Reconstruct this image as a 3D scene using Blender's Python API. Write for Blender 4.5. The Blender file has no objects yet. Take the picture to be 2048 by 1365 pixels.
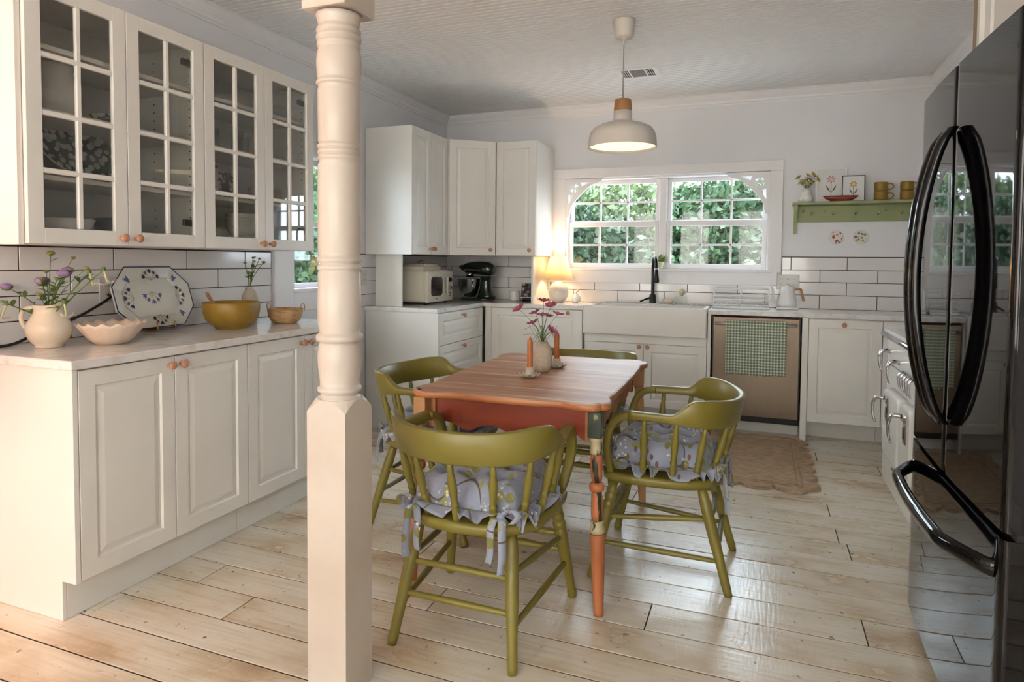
import bpy, bmesh, math, random
import numpy as np
from mathutils import Vector, Matrix
rnd = random.Random(11)
sc = bpy.context.scene
COL = sc.collection
PI = math.pi

# ---------------------------------------------------------------- camera, sky, sun, fill light, exposure
YAW, PITCH, ROLL, FPX, CY, CAMZ = 0.3676, 0.0411, 0.0082, 1286.1, 577.0, 1.2572
_f = Vector((-math.sin(YAW)*math.cos(PITCH), math.cos(YAW)*math.cos(PITCH), -math.sin(PITCH)))
_r = Vector((math.cos(YAW), math.sin(YAW), 0)); _u = _r.cross(_f)
_r2 = _r*math.cos(ROLL)+_u*math.sin(ROLL); _u2 = -_r*math.sin(ROLL)+_u*math.cos(ROLL)
cd = bpy.data.cameras.new('camera'); cam = bpy.data.objects.new('camera', cd); COL.objects.link(cam)
cd.sensor_fit = 'HORIZONTAL'; cd.sensor_width = 36.0; cd.lens = FPX*36.0/2048
cd.shift_y = -(682.5-CY)/2048; cd.clip_start = .05; cd.clip_end = 300
cam.matrix_world = Matrix(((_r2.x,_u2.x,-_f.x,0),(_r2.y,_u2.y,-_f.y,0),(_r2.z,_u2.z,-_f.z,CAMZ),(0,0,0,1)))
sc.camera = cam

w = bpy.data.worlds.new('overcast_sky'); sc.world = w; w.use_nodes = True
bg = w.node_tree.nodes['Background']; bg.inputs[0].default_value = (.76, .89, 1.0, 1); bg.inputs[1].default_value = 13.0

sun_d = bpy.data.lights.new('sun', 'SUN'); sun_d.energy = 5.0; sun_d.angle = math.radians(3); sun_d.color = (1, .95, .85)
sun = bpy.data.objects.new('sun', sun_d); COL.objects.link(sun)
sun.rotation_euler = (math.radians(28), math.radians(14), 0); sun.location = (0, 0, 20)

def area_light(name, loc, rot, sx, sy, power, col, spread=180):
    d = bpy.data.lights.new(name, 'AREA'); d.shape = 'RECTANGLE'; d.size = sx; d.size_y = sy
    d.energy = power; d.color = col; d.spread = math.radians(spread)
    o = bpy.data.objects.new(name, d); COL.objects.link(o); o.location = loc; o.rotation_euler = rot
    return o
# added fill lights behind the camera, standing in for daylight from unseen windows
area_light('fill_front_wall', (-1.75, -2.66, 1.45), (PI/2, 0, PI), 1.5, 1.7, 86, (1, .99, .965))
area_light('fill_front_wall', (.25, -2.66, 1.45), (PI/2, 0, PI), 1.3, 1.7, 72, (1, .99, .965))
# daylight at the sink window and the small left window
def portal(name, loc, rot, sx, sy):
    o = area_light(name, loc, rot, sx, sy, 1, (1, 1, 1)); o.data.cycles.is_portal = True

vs = sc.view_settings
vs.view_transform = 'Standard'; vs.look = 'None'; vs.gamma = 1; vs.use_curve_mapping = False
vs.exposure = 0.0
sc.cycles.max_bounces = 6; sc.cycles.diffuse_bounces = 4; sc.cycles.glossy_bounces = 3; sc.cycles.transmission_bounces = 4; sc.cycles.transparent_max_bounces = 12

# ---------------------------------------------------------------- materials
MATS = {}
def mat(name, col, rough=.5, metal=0, var=0.0, vscale=6, bump=0, bscale=60, col2=None, coat=0, spec=.5, trans=0, stretch=(1,1,1), sheen=0, emit=None, estr=0, sub=0, contrast=(.35,.65)):
    if name in MATS: return MATS[name]
    m = bpy.data.materials.new(name); m.use_nodes = True
    nt = m.node_tree; N = nt.nodes; L = nt.links
    b = N['Principled BSDF']
    b.inputs['Roughness'].default_value = rough; b.inputs['Metallic'].default_value = metal
    b.inputs['Specular IOR Level'].default_value = spec; b.inputs['Coat Weight'].default_value = coat
    b.inputs['Coat Roughness'].default_value = .08
    if trans: b.inputs['Transmission Weight'].default_value = trans
    if sheen: b.inputs['Sheen Weight'].default_value = sheen
    if sub: b.inputs['Subsurface Weight'].default_value = sub; b.inputs['Subsurface Radius'].default_value = (.02,.01,.008)
    if emit: b.inputs['Emission Color'].default_value = (*emit, 1); b.inputs['Emission Strength'].default_value = estr
    tc = N.new('ShaderNodeTexCoord'); mp = N.new('ShaderNodeMapping'); mp.inputs['Scale'].default_value = stretch
    L.new(tc.outputs['Object'], mp.inputs[0])
    nz = N.new('ShaderNodeTexNoise'); nz.inputs['Scale'].default_value = vscale; nz.inputs['Detail'].default_value = 5
    L.new(mp.outputs[0], nz.inputs['Vector'])
    rp = N.new('ShaderNodeValToRGB'); rp.color_ramp.elements[0].position = contrast[0]; rp.color_ramp.elements[1].position = contrast[1]
    c2 = col2 if col2 else tuple(c*(1-max(var,.03)) for c in col)
    rp.color_ramp.elements[0].color = (*c2, 1); rp.color_ramp.elements[1].color = (*col, 1)
    L.new(nz.outputs['Fac'], rp.inputs[0]); L.new(rp.outputs[0], b.inputs['Base Color'])
    if bump:
        n2 = N.new('ShaderNodeTexNoise'); n2.inputs['Scale'].default_value = bscale; n2.inputs['Detail'].default_value = 4
        L.new(mp.outputs[0], n2.inputs['Vector'])
        bp = N.new('ShaderNodeBump'); bp.inputs['Strength'].default_value = bump; bp.inputs['Distance'].default_value = .004
        L.new(n2.outputs['Fac'], bp.inputs['Height']); L.new(bp.outputs[0], b.inputs['Normal'])
    MATS[name] = m
    return m

def glass_mat(name, tint=(1,1,1), refl=1.0, f0=1.5, rough=.0):
    m = bpy.data.materials.new(name); m.use_nodes = True; nt = m.node_tree; N = nt.nodes; L = nt.links
    N.remove(N['Principled BSDF']); out = N['Material Output']
    tr = N.new('ShaderNodeBsdfTransparent'); tr.inputs[0].default_value = (*tint, 1)
    gl = N.new('ShaderNodeBsdfGlossy'); gl.inputs['Roughness'].default_value = rough; gl.inputs[0].default_value = (refl, refl, refl, 1)
    fr = N.new('ShaderNodeFresnel'); ge = N.new('ShaderNodeNewGeometry'); mi = N.new('ShaderNodeMix'); mi.inputs[2].default_value = f0; mi.inputs[3].default_value = 1/f0   # thin pane: same reflectance from both faces
    L.new(ge.outputs['Backfacing'], mi.inputs[0]); L.new(mi.outputs[0], fr.inputs[0])
    tc = N.new('ShaderNodeTexCoord'); nz = N.new('ShaderNodeTexNoise'); nz.inputs['Scale'].default_value = 1.5
    bp = N.new('ShaderNodeBump'); bp.inputs['Strength'].default_value = .02
    L.new(tc.outputs['Object'], nz.inputs['Vector']); L.new(nz.outputs['Fac'], bp.inputs['Height']); L.new(bp.outputs[0], gl.inputs['Normal'])
    mx = N.new('ShaderNodeMixShader'); L.new(fr.outputs[0], mx.inputs[0]); L.new(tr.outputs[0], mx.inputs[1]); L.new(gl.outputs[0], mx.inputs[2])
    L.new(mx.outputs[0], out.inputs[0]); MATS[name] = m
    return m

CABW = mat('cabinet_paint', (.80,.78,.735), .38, var=.04, vscale=3)
WALLP = mat('wall_paint', (.83,.83,.855), .75, var=.04, vscale=2, bump=.15, bscale=70)
TRIMP = mat('trim_paint', (.84,.83,.84), .42, var=.03, vscale=4)
CEILP = mat('ceiling_paint', (.87,.87,.87), .6, var=.05, vscale=2)
TILE = mat('white_tile', (.82,.80,.79), .10, var=.05, vscale=5, bump=.06, bscale=8)
GROUT = mat('dark_grout', (.045,.03,.03), .9, var=.2)
QUARTZ = mat('white_quartz', (.78,.76,.74), .12, col2=(.60,.56,.52), vscale=14, contrast=(.25,.5))
KNOB = mat('beech_knob', (.56,.27,.16), .4, var=.2, vscale=30)
BRASS = mat('brass', (.62,.38,.14), .3, 1, var=.1)
GREEN = mat('olive_paint', (.215,.178,.032), .36, col2=(.18,.148,.026), vscale=5, bump=.05, bscale=40)
STEEL = mat('brushed_steel', (.165,.128,.096), .34, 1, var=.06, vscale=60, stretch=(1,1,.02))
CHROME = mat('chrome', (.62,.62,.63), .10, 1, var=.04)
BLACKG = mat('gloss_black', (.003,.003,.004), .03, spec=.36, var=.1)
BLACK = mat('black_plastic', (.008,.008,.009), .3, var=.1)
BLACKM = mat('matte_black_metal', (.012,.012,.014), .35, .4, var=.2)
ENAM = mat('white_enamel', (.82,.80,.75), .14, var=.03, vscale=4)
CERAM = mat('white_ceramic', (.83,.81,.77), .12, var=.04)
CREAMC = mat('cream_ceramic', (.80,.70,.55), .18, var=.06, vscale=9)
MATTEC = mat('matte_stoneware', (.56,.48,.38), .75, col2=(.48,.40,.31), vscale=80, bump=.2, bscale=120)
MUST = mat('mustard_stoneware', (.33,.20,.025), .42, col2=(.27,.15,.02), vscale=20)
WOODT = mat('oak_wood', (.45,.23,.09), .5, col2=(.33,.15,.055), vscale=10, stretch=(1,1,.15))
STEMG = mat('stem_green', (.12,.20,.04), .55, var=.3, vscale=30)
LEAFG = mat('leaf_green', (.13,.22,.05), .5, var=.3, vscale=30)
DARKV = mat('dark_void', (.01,.01,.01), .8, var=.1)
CGLASS = glass_mat('cabinet_glass', (.90,.90,.88), 1.0, 1.55)
WGLASS = glass_mat('window_glass', (.97,.98,.98), .9, 1.35)

# ---------------------------------------------------------------- mesh helpers
class MB:
    def __init__(s): s.v=[]; s.f=[]; s.s=[]
    def add(s, vs, fs, sm=False):
        o=len(s.v); s.v += [tuple(p) for p in vs]; s.f += [tuple(i+o for i in f) for f in fs]; s.s += [sm]*len(fs); return s
    def box(s, x0,x1,y0,y1,z0,z1,b=0):
        if b<=0:
            v=[(x,y,z) for x in (x0,x1) for y in (y0,y1) for z in (z0,z1)]
            return s.add(v,[(0,1,3,2),(4,6,7,5),(0,4,5,1),(2,3,7,6),(0,2,6,4),(1,5,7,3)])
        b=min(b,(x1-x0)/2.01,(y1-y0)/2.01,(z1-z0)/2.01)
        X=(x0,x1);Y=(y0,y1);Z=(z0,z1);v=[];ix={}
        for i in (0,1):
            for j in (0,1):
                for k in (0,1):
                    sx,sy,sz=(b if i==0 else -b),(b if j==0 else -b),(b if k==0 else -b)
                    for a,p in (('x',(X[i],Y[j]+sy,Z[k]+sz)),('y',(X[i]+sx,Y[j],Z[k]+sz)),('z',(X[i]+sx,Y[j]+sy,Z[k]))):
                        ix[i,j,k,a]=len(v); v.append(p)
        f=[]
        f.append([ix[0,j,k,'x'] for j,k in ((0,0),(0,1),(1,1),(1,0))]); f.append([ix[1,j,k,'x'] for j,k in ((0,0),(1,0),(1,1),(0,1))])
        f.append([ix[i,0,k,'y'] for i,k in ((0,0),(1,0),(1,1),(0,1))]); f.append([ix[i,1,k,'y'] for i,k in ((0,0),(0,1),(1,1),(1,0))])
        f.append([ix[i,j,0,'z'] for i,j in ((0,0),(0,1),(1,1),(1,0))]); f.append([ix[i,j,1,'z'] for i,j in ((0,0),(1,0),(1,1),(0,1))])
        for i in (0,1):
            for j in (0,1):
                f.append([ix[i,j,0,'x'],ix[i,j,0,'y'],ix[i,j,1,'y'],ix[i,j,1,'x']])
                f.append([ix[i,0,j,'x'],ix[i,0,j,'z'],ix[i,1,j,'z'],ix[i,1,j,'x']])
                f.append([ix[0,i,j,'y'],ix[0,i,j,'z'],ix[1,i,j,'z'],ix[1,i,j,'y']])
                for k in (0,1): f.append([ix[i,j,k,'x'],ix[i,j,k,'y'],ix[i,j,k,'z']])
        return s.add(v,f)
    def lathe(s, prof, n=24, c=(0,0,0), sm=True, fx=None):
        v=[];m=len(prof)
        for r,z in prof:
            for i in range(n):
                a=2*PI*i/n; rr=r; zz=z
                if fx: rr,zz=fx(r,z,a)
                v.append((c[0]+rr*math.cos(a),c[1]+rr*math.sin(a),c[2]+zz))
        f=[]
        for j in range(m-1):
            for i in range(n): f.append((j*n+i,j*n+(i+1)%n,(j+1)*n+(i+1)%n,(j+1)*n+i))
        s.add(v,f,sm)
        o=len(s.v)-len(v)
        if tuple(prof[0])==tuple(prof[-1]): return s
        if prof[0][0]>1e-4: s.f.append(tuple(o+i for i in reversed(range(n)))); s.s.append(False)
        if prof[-1][0]>1e-4: s.f.append(tuple(o+(m-1)*n+i for i in range(n))); s.s.append(False)
        return s
    def tube(s, path, rad, n=8, closed=False, flat=1.0, up=None, sm=True):
        P=[Vector(p) for p in path]; m=len(P)
        if not hasattr(rad,'__len__'): rad=[rad]*m
        T=[]
        for i in range(m):
            a=P[(i-1)%m] if (closed or i>0) else P[i]; b=P[(i+1)%m] if (closed or i<m-1) else P[i]
            t=(b-a); T.append(t.normalized() if t.length>1e-9 else Vector((0,0,1)))
        ref=Vector(up) if up else (Vector((0,0,1)) if abs(T[0].z)<.9 else Vector((1,0,0)))
        nn=(ref-T[0]*ref.dot(T[0])).normalized(); v=[]
        for i in range(m):
            if up: q=Vector(up)
            else: q=nn
            nn=(q-T[i]*q.dot(T[i]))
            nn=nn.normalized() if nn.length>1e-6 else T[i].orthogonal().normalized()
            bb=T[i].cross(nn)
            for k in range(n):
                a=2*PI*(k+.5)/n; v.append(P[i]+nn*(math.cos(a)*rad[i])+bb*(math.sin(a)*rad[i]*flat))
        f=[]
        for j in range(m if closed else m-1):
            j2=(j+1)%m
            for k in range(n): f.append((j*n+k,j*n+(k+1)%n,j2*n+(k+1)%n,j2*n+k))
        s.add(v,f,sm)
        if not closed:
            o=len(s.v)-len(v); s.f.append(tuple(o+k for k in reversed(range(n)))); s.s.append(False)
            s.f.append(tuple(o+(m-1)*n+k for k in range(n))); s.s.append(False)
        return s
    def prism(s, poly, z0, z1, ax='z', sm=False):
        n=len(poly)
        def P(a,b,h): return {'z':(a,b,h),'y':(a,h,b),'x':(h,a,b)}[ax]
        v=[P(a,b,z0) for a,b in poly]+[P(a,b,z1) for a,b in poly]
        s.add(v,[tuple(reversed(range(n))),tuple(range(n,2*n))],False)
        o=len(s.v)-2*n
        for i in range(n): s.f.append((o+i,o+(i+1)%n,o+n+(i+1)%n,o+n+i)); s.s.append(sm)
        return s
    def grid(s, fn, nu, nv, cu=False, cv=False, sm=True):
        v=[fn(i/(nu if cu else nu-1),j/(nv if cv else nv-1)) for i in range(nu) for j in range(nv)]
        f=[]
        for i in range(nu if cu else nu-1):
            for j in range(nv if cv else nv-1):
                i2=(i+1)%nu; j2=(j+1)%nv
                f.append((i*nv+j,i2*nv+j,i2*nv+j2,i*nv+j2))
        return s.add(v,f,sm)
    def xf(s, M):
        s.v=[tuple(M@Vector(p)) for p in s.v]; return s
    def mesh(s, name):
        me=bpy.data.meshes.new(name); me.from_pydata(s.v,[],s.f)
        bm=bmesh.new(); bm.from_mesh(me); bmesh.ops.recalc_face_normals(bm,faces=bm.faces); bm.to_mesh(me); bm.free()
        me.polygons.foreach_set('use_smooth',s.s); me.update(); return me
    def build(s, name, m, parent=None, loc=None, rotz=0, **kw):
        return put(name, s.mesh(name), m, parent, loc, rotz, **kw)

def put(name, me, m, parent=None, loc=None, rotz=0, rot=None, label=None):
    if m and not me.materials: me.materials.append(m)
    o=bpy.data.objects.new(name,me); COL.objects.link(o)
    if parent: o.parent=parent
    if loc: o.location=loc
    if rot: o.rotation_euler=rot
    elif rotz: o.rotation_euler=(0,0,rotz)
    if label: o['label']=label
    return o
def thing(name, label, cat, loc=(0,0,0), rotz=0, group=None, rot=None):
    o=bpy.data.objects.new(name,None); COL.objects.link(o); o.empty_display_size=.05
    o.location=loc; o.rotation_euler=rot if rot else (0,0,rotz); o['label']=label; o['category']=cat
    if group: o['group']=group
    return o
def tag(o,label,cat,group=None):
    o['label']=label; o['category']=cat
    if group: o['group']=group
    return o
def struct(o): o['kind']='structure'; return o
def copy_tree(o, loc=None, rotz=None, label=None, group=None, parent=None):
    c=o.copy(); COL.objects.link(c); c.parent=parent
    if loc is not None: c.location=loc
    if rotz is not None: c.rotation_euler=(0,0,rotz)
    if label: c['label']=label
    if group: c['group']=group
    for ch in list(o.children): copy_tree(ch,parent=c)
    return c
def smoothstep(a,b,x):
    t=max(0,min(1,(x-a)/(b-a))); return t*t*(3-2*t)
def arc(cx,cy,r,a0,a1,n): return [(cx+r*math.cos(a0+(a1-a0)*i/n),cy+r*math.sin(a0+(a1-a0)*i/n)) for i in range(n+1)]
def rrect(x0,x1,y0,y1,r,n=5):
    return arc(x1-r,y0+r,r,-PI/2,0,n)+arc(x1-r,y1-r,r,0,PI/2,n)+arc(x0+r,y1-r,r,PI/2,PI,n)+arc(x0+r,y0+r,r,PI,1.5*PI,n)
def catmull(pts, n=6):
    P=[Vector(p) for p in pts]; out=[]
    for i in range(len(P)-1):
        a=P[max(i-1,0)];b=P[i];c=P[i+1];d=P[min(i+2,len(P)-1)]
        for k in range(n):
            t=k/n; out.append(.5*((2*b)+(c-a)*t+(2*a-5*b+4*c-d)*t*t+(3*b-a-3*c+d)*t**3))
    out.append(P[-1]); return out
# ---------------------------------------------------------------- the room
XW, XR, YW, YF, ZC = -2.77, 1.165, 5.456, -2.7, 2.605
FLOORM = None
def floor_material():
    m=bpy.data.materials.new('whitewashed_planks'); m.use_nodes=True; nt=m.node_tree; N=nt.nodes; L=nt.links; b=N['Principled BSDF']
    ge=N.new('ShaderNodeNewGeometry'); oi=N.new('ShaderNodeObjectInfo')
    mp=N.new('ShaderNodeMapping'); mp.inputs['Scale'].default_value=(1,1.9,1)
    ad=N.new('ShaderNodeVectorMath'); ad.operation='ADD'
    sc_=N.new('ShaderNodeVectorMath'); sc_.operation='SCALE'; sc_.inputs['Scale'].default_value=7
    cb=N.new('ShaderNodeCombineXYZ'); L.new(oi.outputs['Random'],cb.inputs[0]); L.new(oi.outputs['Random'],cb.inputs[1])
    L.new(cb.outputs[0],sc_.inputs[0]); L.new(ge.outputs['Position'],ad.inputs[0]); L.new(sc_.outputs[0],ad.inputs[1]); L.new(ad.outputs[0],mp.inputs[0])
    def noise(s,d,v): n=N.new('ShaderNodeTexNoise'); n.inputs['Scale'].default_value=s; n.inputs['Detail'].default_value=d; L.new(v,n.inputs['Vector']); return n
    def ramp(src,*el):
        r=N.new('ShaderNodeValToRGB'); e=r.color_ramp.elements
        e[0].position,e[0].color=el[0][0],(*el[0][1],1); e[1].position,e[1].color=el[-1][0],(*el[-1][1],1)
        for p,c in el[1:-1]: x=e.new(p); x.color=(*c,1)
        L.new(src,r.inputs[0]); return r
    n1=noise(2.3,10,mp.outputs[0]); r1=ramp(n1.outputs['Fac'],(.29,(.42,.29,.175)),(.40,(.62,.51,.365)),(.50,(.725,.65,.525)),(.70,(.79,.745,.655)))
    mp2=N.new('ShaderNodeMapping'); mp2.inputs['Scale'].default_value=(2.0,42,1); L.new(ad.outputs[0],mp2.inputs[0])
    n2=noise(1.6,6,mp2.outputs[0]); r2=ramp(n2.outputs['Fac'],(.30,(.70,.58,.44)),(.5,(1,1,1)))
    mx=N.new('ShaderNodeMix'); mx.data_type='RGBA'; mx.blend_type='MULTIPLY'; mx.inputs['Factor'].default_value=.38
    L.new(r1.outputs[0],mx.inputs[6]); L.new(r2.outputs[0],mx.inputs[7])
    n3=noise(34,3,ge.outputs['Position']); r3=ramp(n3.outputs['Fac'],(.26,(.25,.17,.1)),(.34,(1,1,1)))
    mx2=N.new('ShaderNodeMix'); mx2.data_type='RGBA'; mx2.blend_type='MULTIPLY'; mx2.inputs['Factor'].default_value=.8
    L.new(mx.outputs[2],mx2.inputs[6]); L.new(r3.outputs[0],mx2.inputs[7])
    vo=N.new('ShaderNodeTexVoronoi'); vo.inputs['Scale'].default_value=5.5; L.new(ge.outputs['Position'],vo.inputs['Vector'])
    r4=ramp(vo.outputs['Distance'],(.02,(.10,.06,.03)),(.045,(1,1,1)))
    mx3=N.new('ShaderNodeMix'); mx3.data_type='RGBA'; mx3.blend_type='MULTIPLY'; mx3.inputs['Factor'].default_value=.85
    L.new(mx2.outputs[2],mx3.inputs[6]); L.new(r4.outputs[0],mx3.inputs[7])
    L.new(mx3.outputs[2],b.inputs['Base Color'])
    rr=ramp(n1.outputs['Fac'],(.3,(.30,.30,.30)),(.7,(.17,.17,.17))); L.new(rr.outputs[0],b.inputs['Roughness'])
    b.inputs['Specular IOR Level'].default_value=.9
    mp4=N.new('ShaderNodeMapping'); mp4.inputs['Scale'].default_value=(55,7,1); L.new(ad.outputs[0],mp4.inputs[0]); n4=noise(1.7,5,mp4.outputs[0])   # cross-grain saw marks
    sm=N.new('ShaderNodeMath'); sm.operation='ADD'; L.new(n2.outputs['Fac'],sm.inputs[0]); L.new(n4.outputs['Fac'],sm.inputs[1])
    bp=N.new('ShaderNodeBump'); bp.inputs['Strength'].default_value=.22; bp.inputs['Distance'].default_value=.004
    L.new(sm.outputs[0],bp.inputs['Height']); L.new(bp.outputs[0],b.inputs['Normal'])
    return m
FLOORM=floor_material()
fl=struct(MB().box(XW-.1,XR+.1,YF-.1,YW+.1,-.20,-.0040).build('floor',mat('subfloor',(.035,.018,.010),.95,var=.3)))
y=-2.7; edges=[]
widths=[.168,.175,.158,.182,.165,.172]
k=0
# plank joints aligned to joints seen in the photograph
marks=[1.368,1.535,1.69,1.853,2.01,2.18,2.36,2.53,2.70,2.87,3.03,3.20,3.364,3.525,3.70,3.856,4.013,4.18,4.335,4.50,4.695,4.88,5.06,5.25,5.456]
ys=[]
yy=1.368
while yy>YF: yy-=widths[k%6]; k+=1; ys.append(max(yy,YF))
ys=sorted(ys)+marks
for i in range(len(ys)-1):
    a,bb=ys[i],ys[i+1]
    cuts=[XW]; x=XW+rnd.uniform(.5,2.6)
    if abs(a-3.525)<.01: cuts=[XW,-1.2,.355]
    elif abs(a-4.50)<.01: cuts=[XW,-.9,.37]
    elif abs(a-1.853)<.01: cuts=[XW,-2.02,.2]
    else:
        while x<XR-.4: cuts.append(x); x+=rnd.uniform(1.6,3.2)
    cuts.append(XR)
    for c0,c1 in zip(cuts[:-1],cuts[1:]):
        dz=rnd.uniform(-.0012,.0)
        MB().box(c0+.0022,c1-.0022,a+.0034,bb-.0034,-.0042,dz,.0006).build('plank',FLOORM,fl)

# ceiling of narrow beaded boards
ce=struct(MB().box(XW-.1,XR+.1,YF-.1,YW+.1,ZC+.012,ZC+.14).build('ceiling',mat('ceiling_shadow',(.30,.30,.30),.9)))
bw=.0412; L_=XR-XW
prof=[(0,ZC+.0125),(.0035,ZC+.0115),(.0060,ZC),(bw-.0040,ZC),(bw-.0015,ZC+.0115),(bw,ZC+.0125)]
me=MB().prism(prof,XW,XR,'x').mesh('ceiling_board')
yb=YF; 
while yb<YW-.001:
    put('ceiling_board',me,CEILP,ce,(0,yb,0)); yb+=bw

# walls (boxes with openings)
def wall_with_holes(name, axis, pos, thick, a0, a1, holes, m):
    # wall slab in the plane axis=pos..pos+thick, spanning a0..a1 and 0..ZC+.1, with rectangular holes (a,b,z0,z1)
    mb=MB(); cuts=sorted({a0,a1,*[h[0] for h in holes],*[h[1] for h in holes]})
    for c0,c1 in zip(cuts[:-1],cuts[1:]):
        mid=(c0+c1)/2; segs=[(-.2,ZC+.1)]
        for h in holes:
            if h[0]<mid<h[1]: segs=[(-.2,h[2]),(h[3],ZC+.1)]
        for z0,z1 in segs:
            if axis=='y': mb.box(c0,c1,min(pos,pos+thick),max(pos,pos+thick),z0,z1)
            else: mb.box(min(pos,pos+thick),max(pos,pos+thick),c0,c1,z0,z1)
    return struct(mb.build(name,m))
WX0,WX1,WZ0,WZ1=-1.60,.06,1.205,1.985      # sink window opening
LY0,LY1,LZ0,LZ1=3.30,3.78,1.07,1.93        # left window opening
wb=wall_with_holes('wall_back','y',YW,.16,XW-.16,XR+.16,[(WX0,WX1,WZ0,WZ1)],WALLP)
wl=wall_with_holes('wall_left','x',XW,-.16,YF-.16,YW,[(LY0,LY1,LZ0,LZ1)],WALLP)
wr=wall_with_holes('wall_right','x',XR,.16,YF-.16,YW,[],WALLP)
wf=wall_with_holes('wall_front','y',YF,-.16,XW,XR,[(-2.5,-1.0,.6,2.3),(-.4,.9,.6,2.3)],WALLP)
# crown moulding
def crown(name, poly_pts, L0, L1, ax):
    return struct(MB().prism(poly_pts,L0,L1,ax).build(name,TRIMP))
cz0=ZC-.088
def cprof(p,d):  # (offset coordinate, z)
    return [(p,cz0),(p+d*.010,cz0),(p+d*.012,cz0+.012),(p+d*.022,cz0+.018),(p+d*.026,cz0+.035),(p+d*.048,cz0+.058),(p+d*.056,cz0+.075),(p+d*.060,cz0+.078),(p+d*.060,ZC+.004),(p,ZC+.004)]
crown("trim_1",cprof(YW,-1),XW,XR,"x"); crown("trim_2",cprof(XW,1),YF,YW,"y"); crown("trim_3",cprof(XR,-1),YF,YW,"y")
struct(MB().box(XR-.018,XR,YF,1.6,0,.13,.004).build('baseboard_right',TRIMP)); struct(MB().box(XW,XW+.018,YF,1.4,0,.13,.004).build('baseboard_left',TRIMP))

# backsplash tiles
def tile_mesh(wd,ht,cache={}):
    k=(round(wd,4),round(ht,4))
    if k not in cache: cache[k]=MB().box(0,k[0],-.008,0,0,k[1],.0016).mesh('tile')
    return cache[k]
def tile_field(parent, facing, a0, a1, rows, joints, per, pos):
    # rows: list of (z0,z1); joints: first joint per row; facing 'y' (back wall) or 'x' (left wall)
    g=.0042
    for (z0,z1),j in zip(rows,joints):
        c=[a0]+[x for x in [j+per*i for i in range(-12,14)] if a0+.012<x<a1-.012]+[a1]
        for p,q in zip(c[:-1],c[1:]):
            me=tile_mesh(q-p-g,z1-z0-g)
            if facing=='y': put('tile',me,TILE,parent,(p+g/2,pos,z0+g/2))
            else: put('tile',me,TILE,parent,(pos,p+g/2,z0+g/2),PI/2)
    zz0,zz1=rows[-1][0],rows[0][1]
    if facing=='y': MB().box(a0,a1,pos-.0052,pos+.001,zz0,zz1+.004).build('grout',GROUT,parent)
    else: MB().box(pos-.001,pos+.0052,a0,a1,zz0,zz1+.004).build('grout',GROUT,parent)
RB=[(1.212,1.311),(1.118,1.212),(1.020,1.118),(.914,1.020)]
JB=[.225,.430,.225,.430]
tile_field(wb,'y',.158,XR,RB,JB,.3895,YW)
tile_field(wb,'y',-1.735,.158,[(1.020,1.118),(.914,1.020)],JB[2:],.3895,YW)
tile_field(wb,'y',XW+.008,-1.735,RB,[x-.02 for x in JB],.3895,YW)
RL=[(1.206,1.304),(1.104,1.206),(1.004,1.104),(.914,1.004)]
tile_field(wl,'x',1.475,3.112,RL,[1.69,1.895,1.69,1.895],.404,XW)
tile_field(wl,'x',4.02,YW,RL,[4.25,4.45,4.25,4.45],.404,XW)

# ---------------------------------------------------------------- sink window
win=thing('window_1','white double sash window above the sink','window',(0,YW,0)); struct(win); del win['label']; del win['category']
def wbox(nm,x0,x1,y0,y1,z0,z1,b=.003,m=TRIMP,par=None): return MB().box(x0,x1,y0,y1,z0,z1,b).build(nm,m,par or win)
# casing boards on the room side (local y, negative = into room)
wbox('casing_top',-1.735,.155,-.022,0,1.985,2.068); wbox('casing_side',-1.735,-1.60,-.022,0,1.19,1.985); wbox('casing_side',.06,.155,-.022,0,1.19,1.985)
wbox('apron',-1.735,.128,-.024,0,1.085,1.195); wbox('sill',-1.62,.085,-.035,.13,1.188,1.208)
# jambs
wbox('jamb',-1.60,-1.585,0,.15,1.205,1.985); wbox('jamb',.045,.06,0,.15,1.205,1.985); wbox('jamb',-1.60,.06,0,.15,1.97,1.985)
MID=-.768
wbox('mullion',MID-.032,MID+.032,.05,.13,1.207,1.97,.006)
for (x0,x1) in ((-1.585,MID-.032),(MID+.032,.045)):
    for (z0,z1,yo,tb,bb) in ((1.575,1.97,.085,.035,.045),(1.208,1.612,.055,.045,.045)):
        mb=MB(); sw=.034
        mb.box(x0,x0+sw,yo,yo+.028,z0,z1,.003); mb.box(x1-sw,x1,yo,yo+.028,z0,z1,.003)
        mb.box(x0+sw,x1-sw,yo,yo+.028,z0,z0+bb,.003); mb.box(x0+sw,x1-sw,yo,yo+.028,z1-tb,z1,.003)
        sash=mb.build('sash',TRIMP,win)
        gx0,gx1,gz0,gz1=x0+sw,x1-sw,z0+bb,z1-tb
        pw=(gx1-gx0)/3; ph=(gz1-gz0)/2
        for i in (1,2): MB().box(gx0+pw*i-.008,gx0+pw*i+.008,yo+.004,yo+.024,gz0,gz1,.002).build('muntin',TRIMP,sash)
        MB().box(gx0,gx1,yo+.004,yo+.024,gz0+ph-.008,gz0+ph+.008,.002).build('muntin',TRIMP,sash)
        for i in range(3):
            for j in range(2): MB().box(gx0+pw*i,gx0+pw*(i+1),yo+.0125,yo+.0155,gz0+ph*j,gz0+ph*(j+1)).build('pane',WGLASS,sash)
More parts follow.
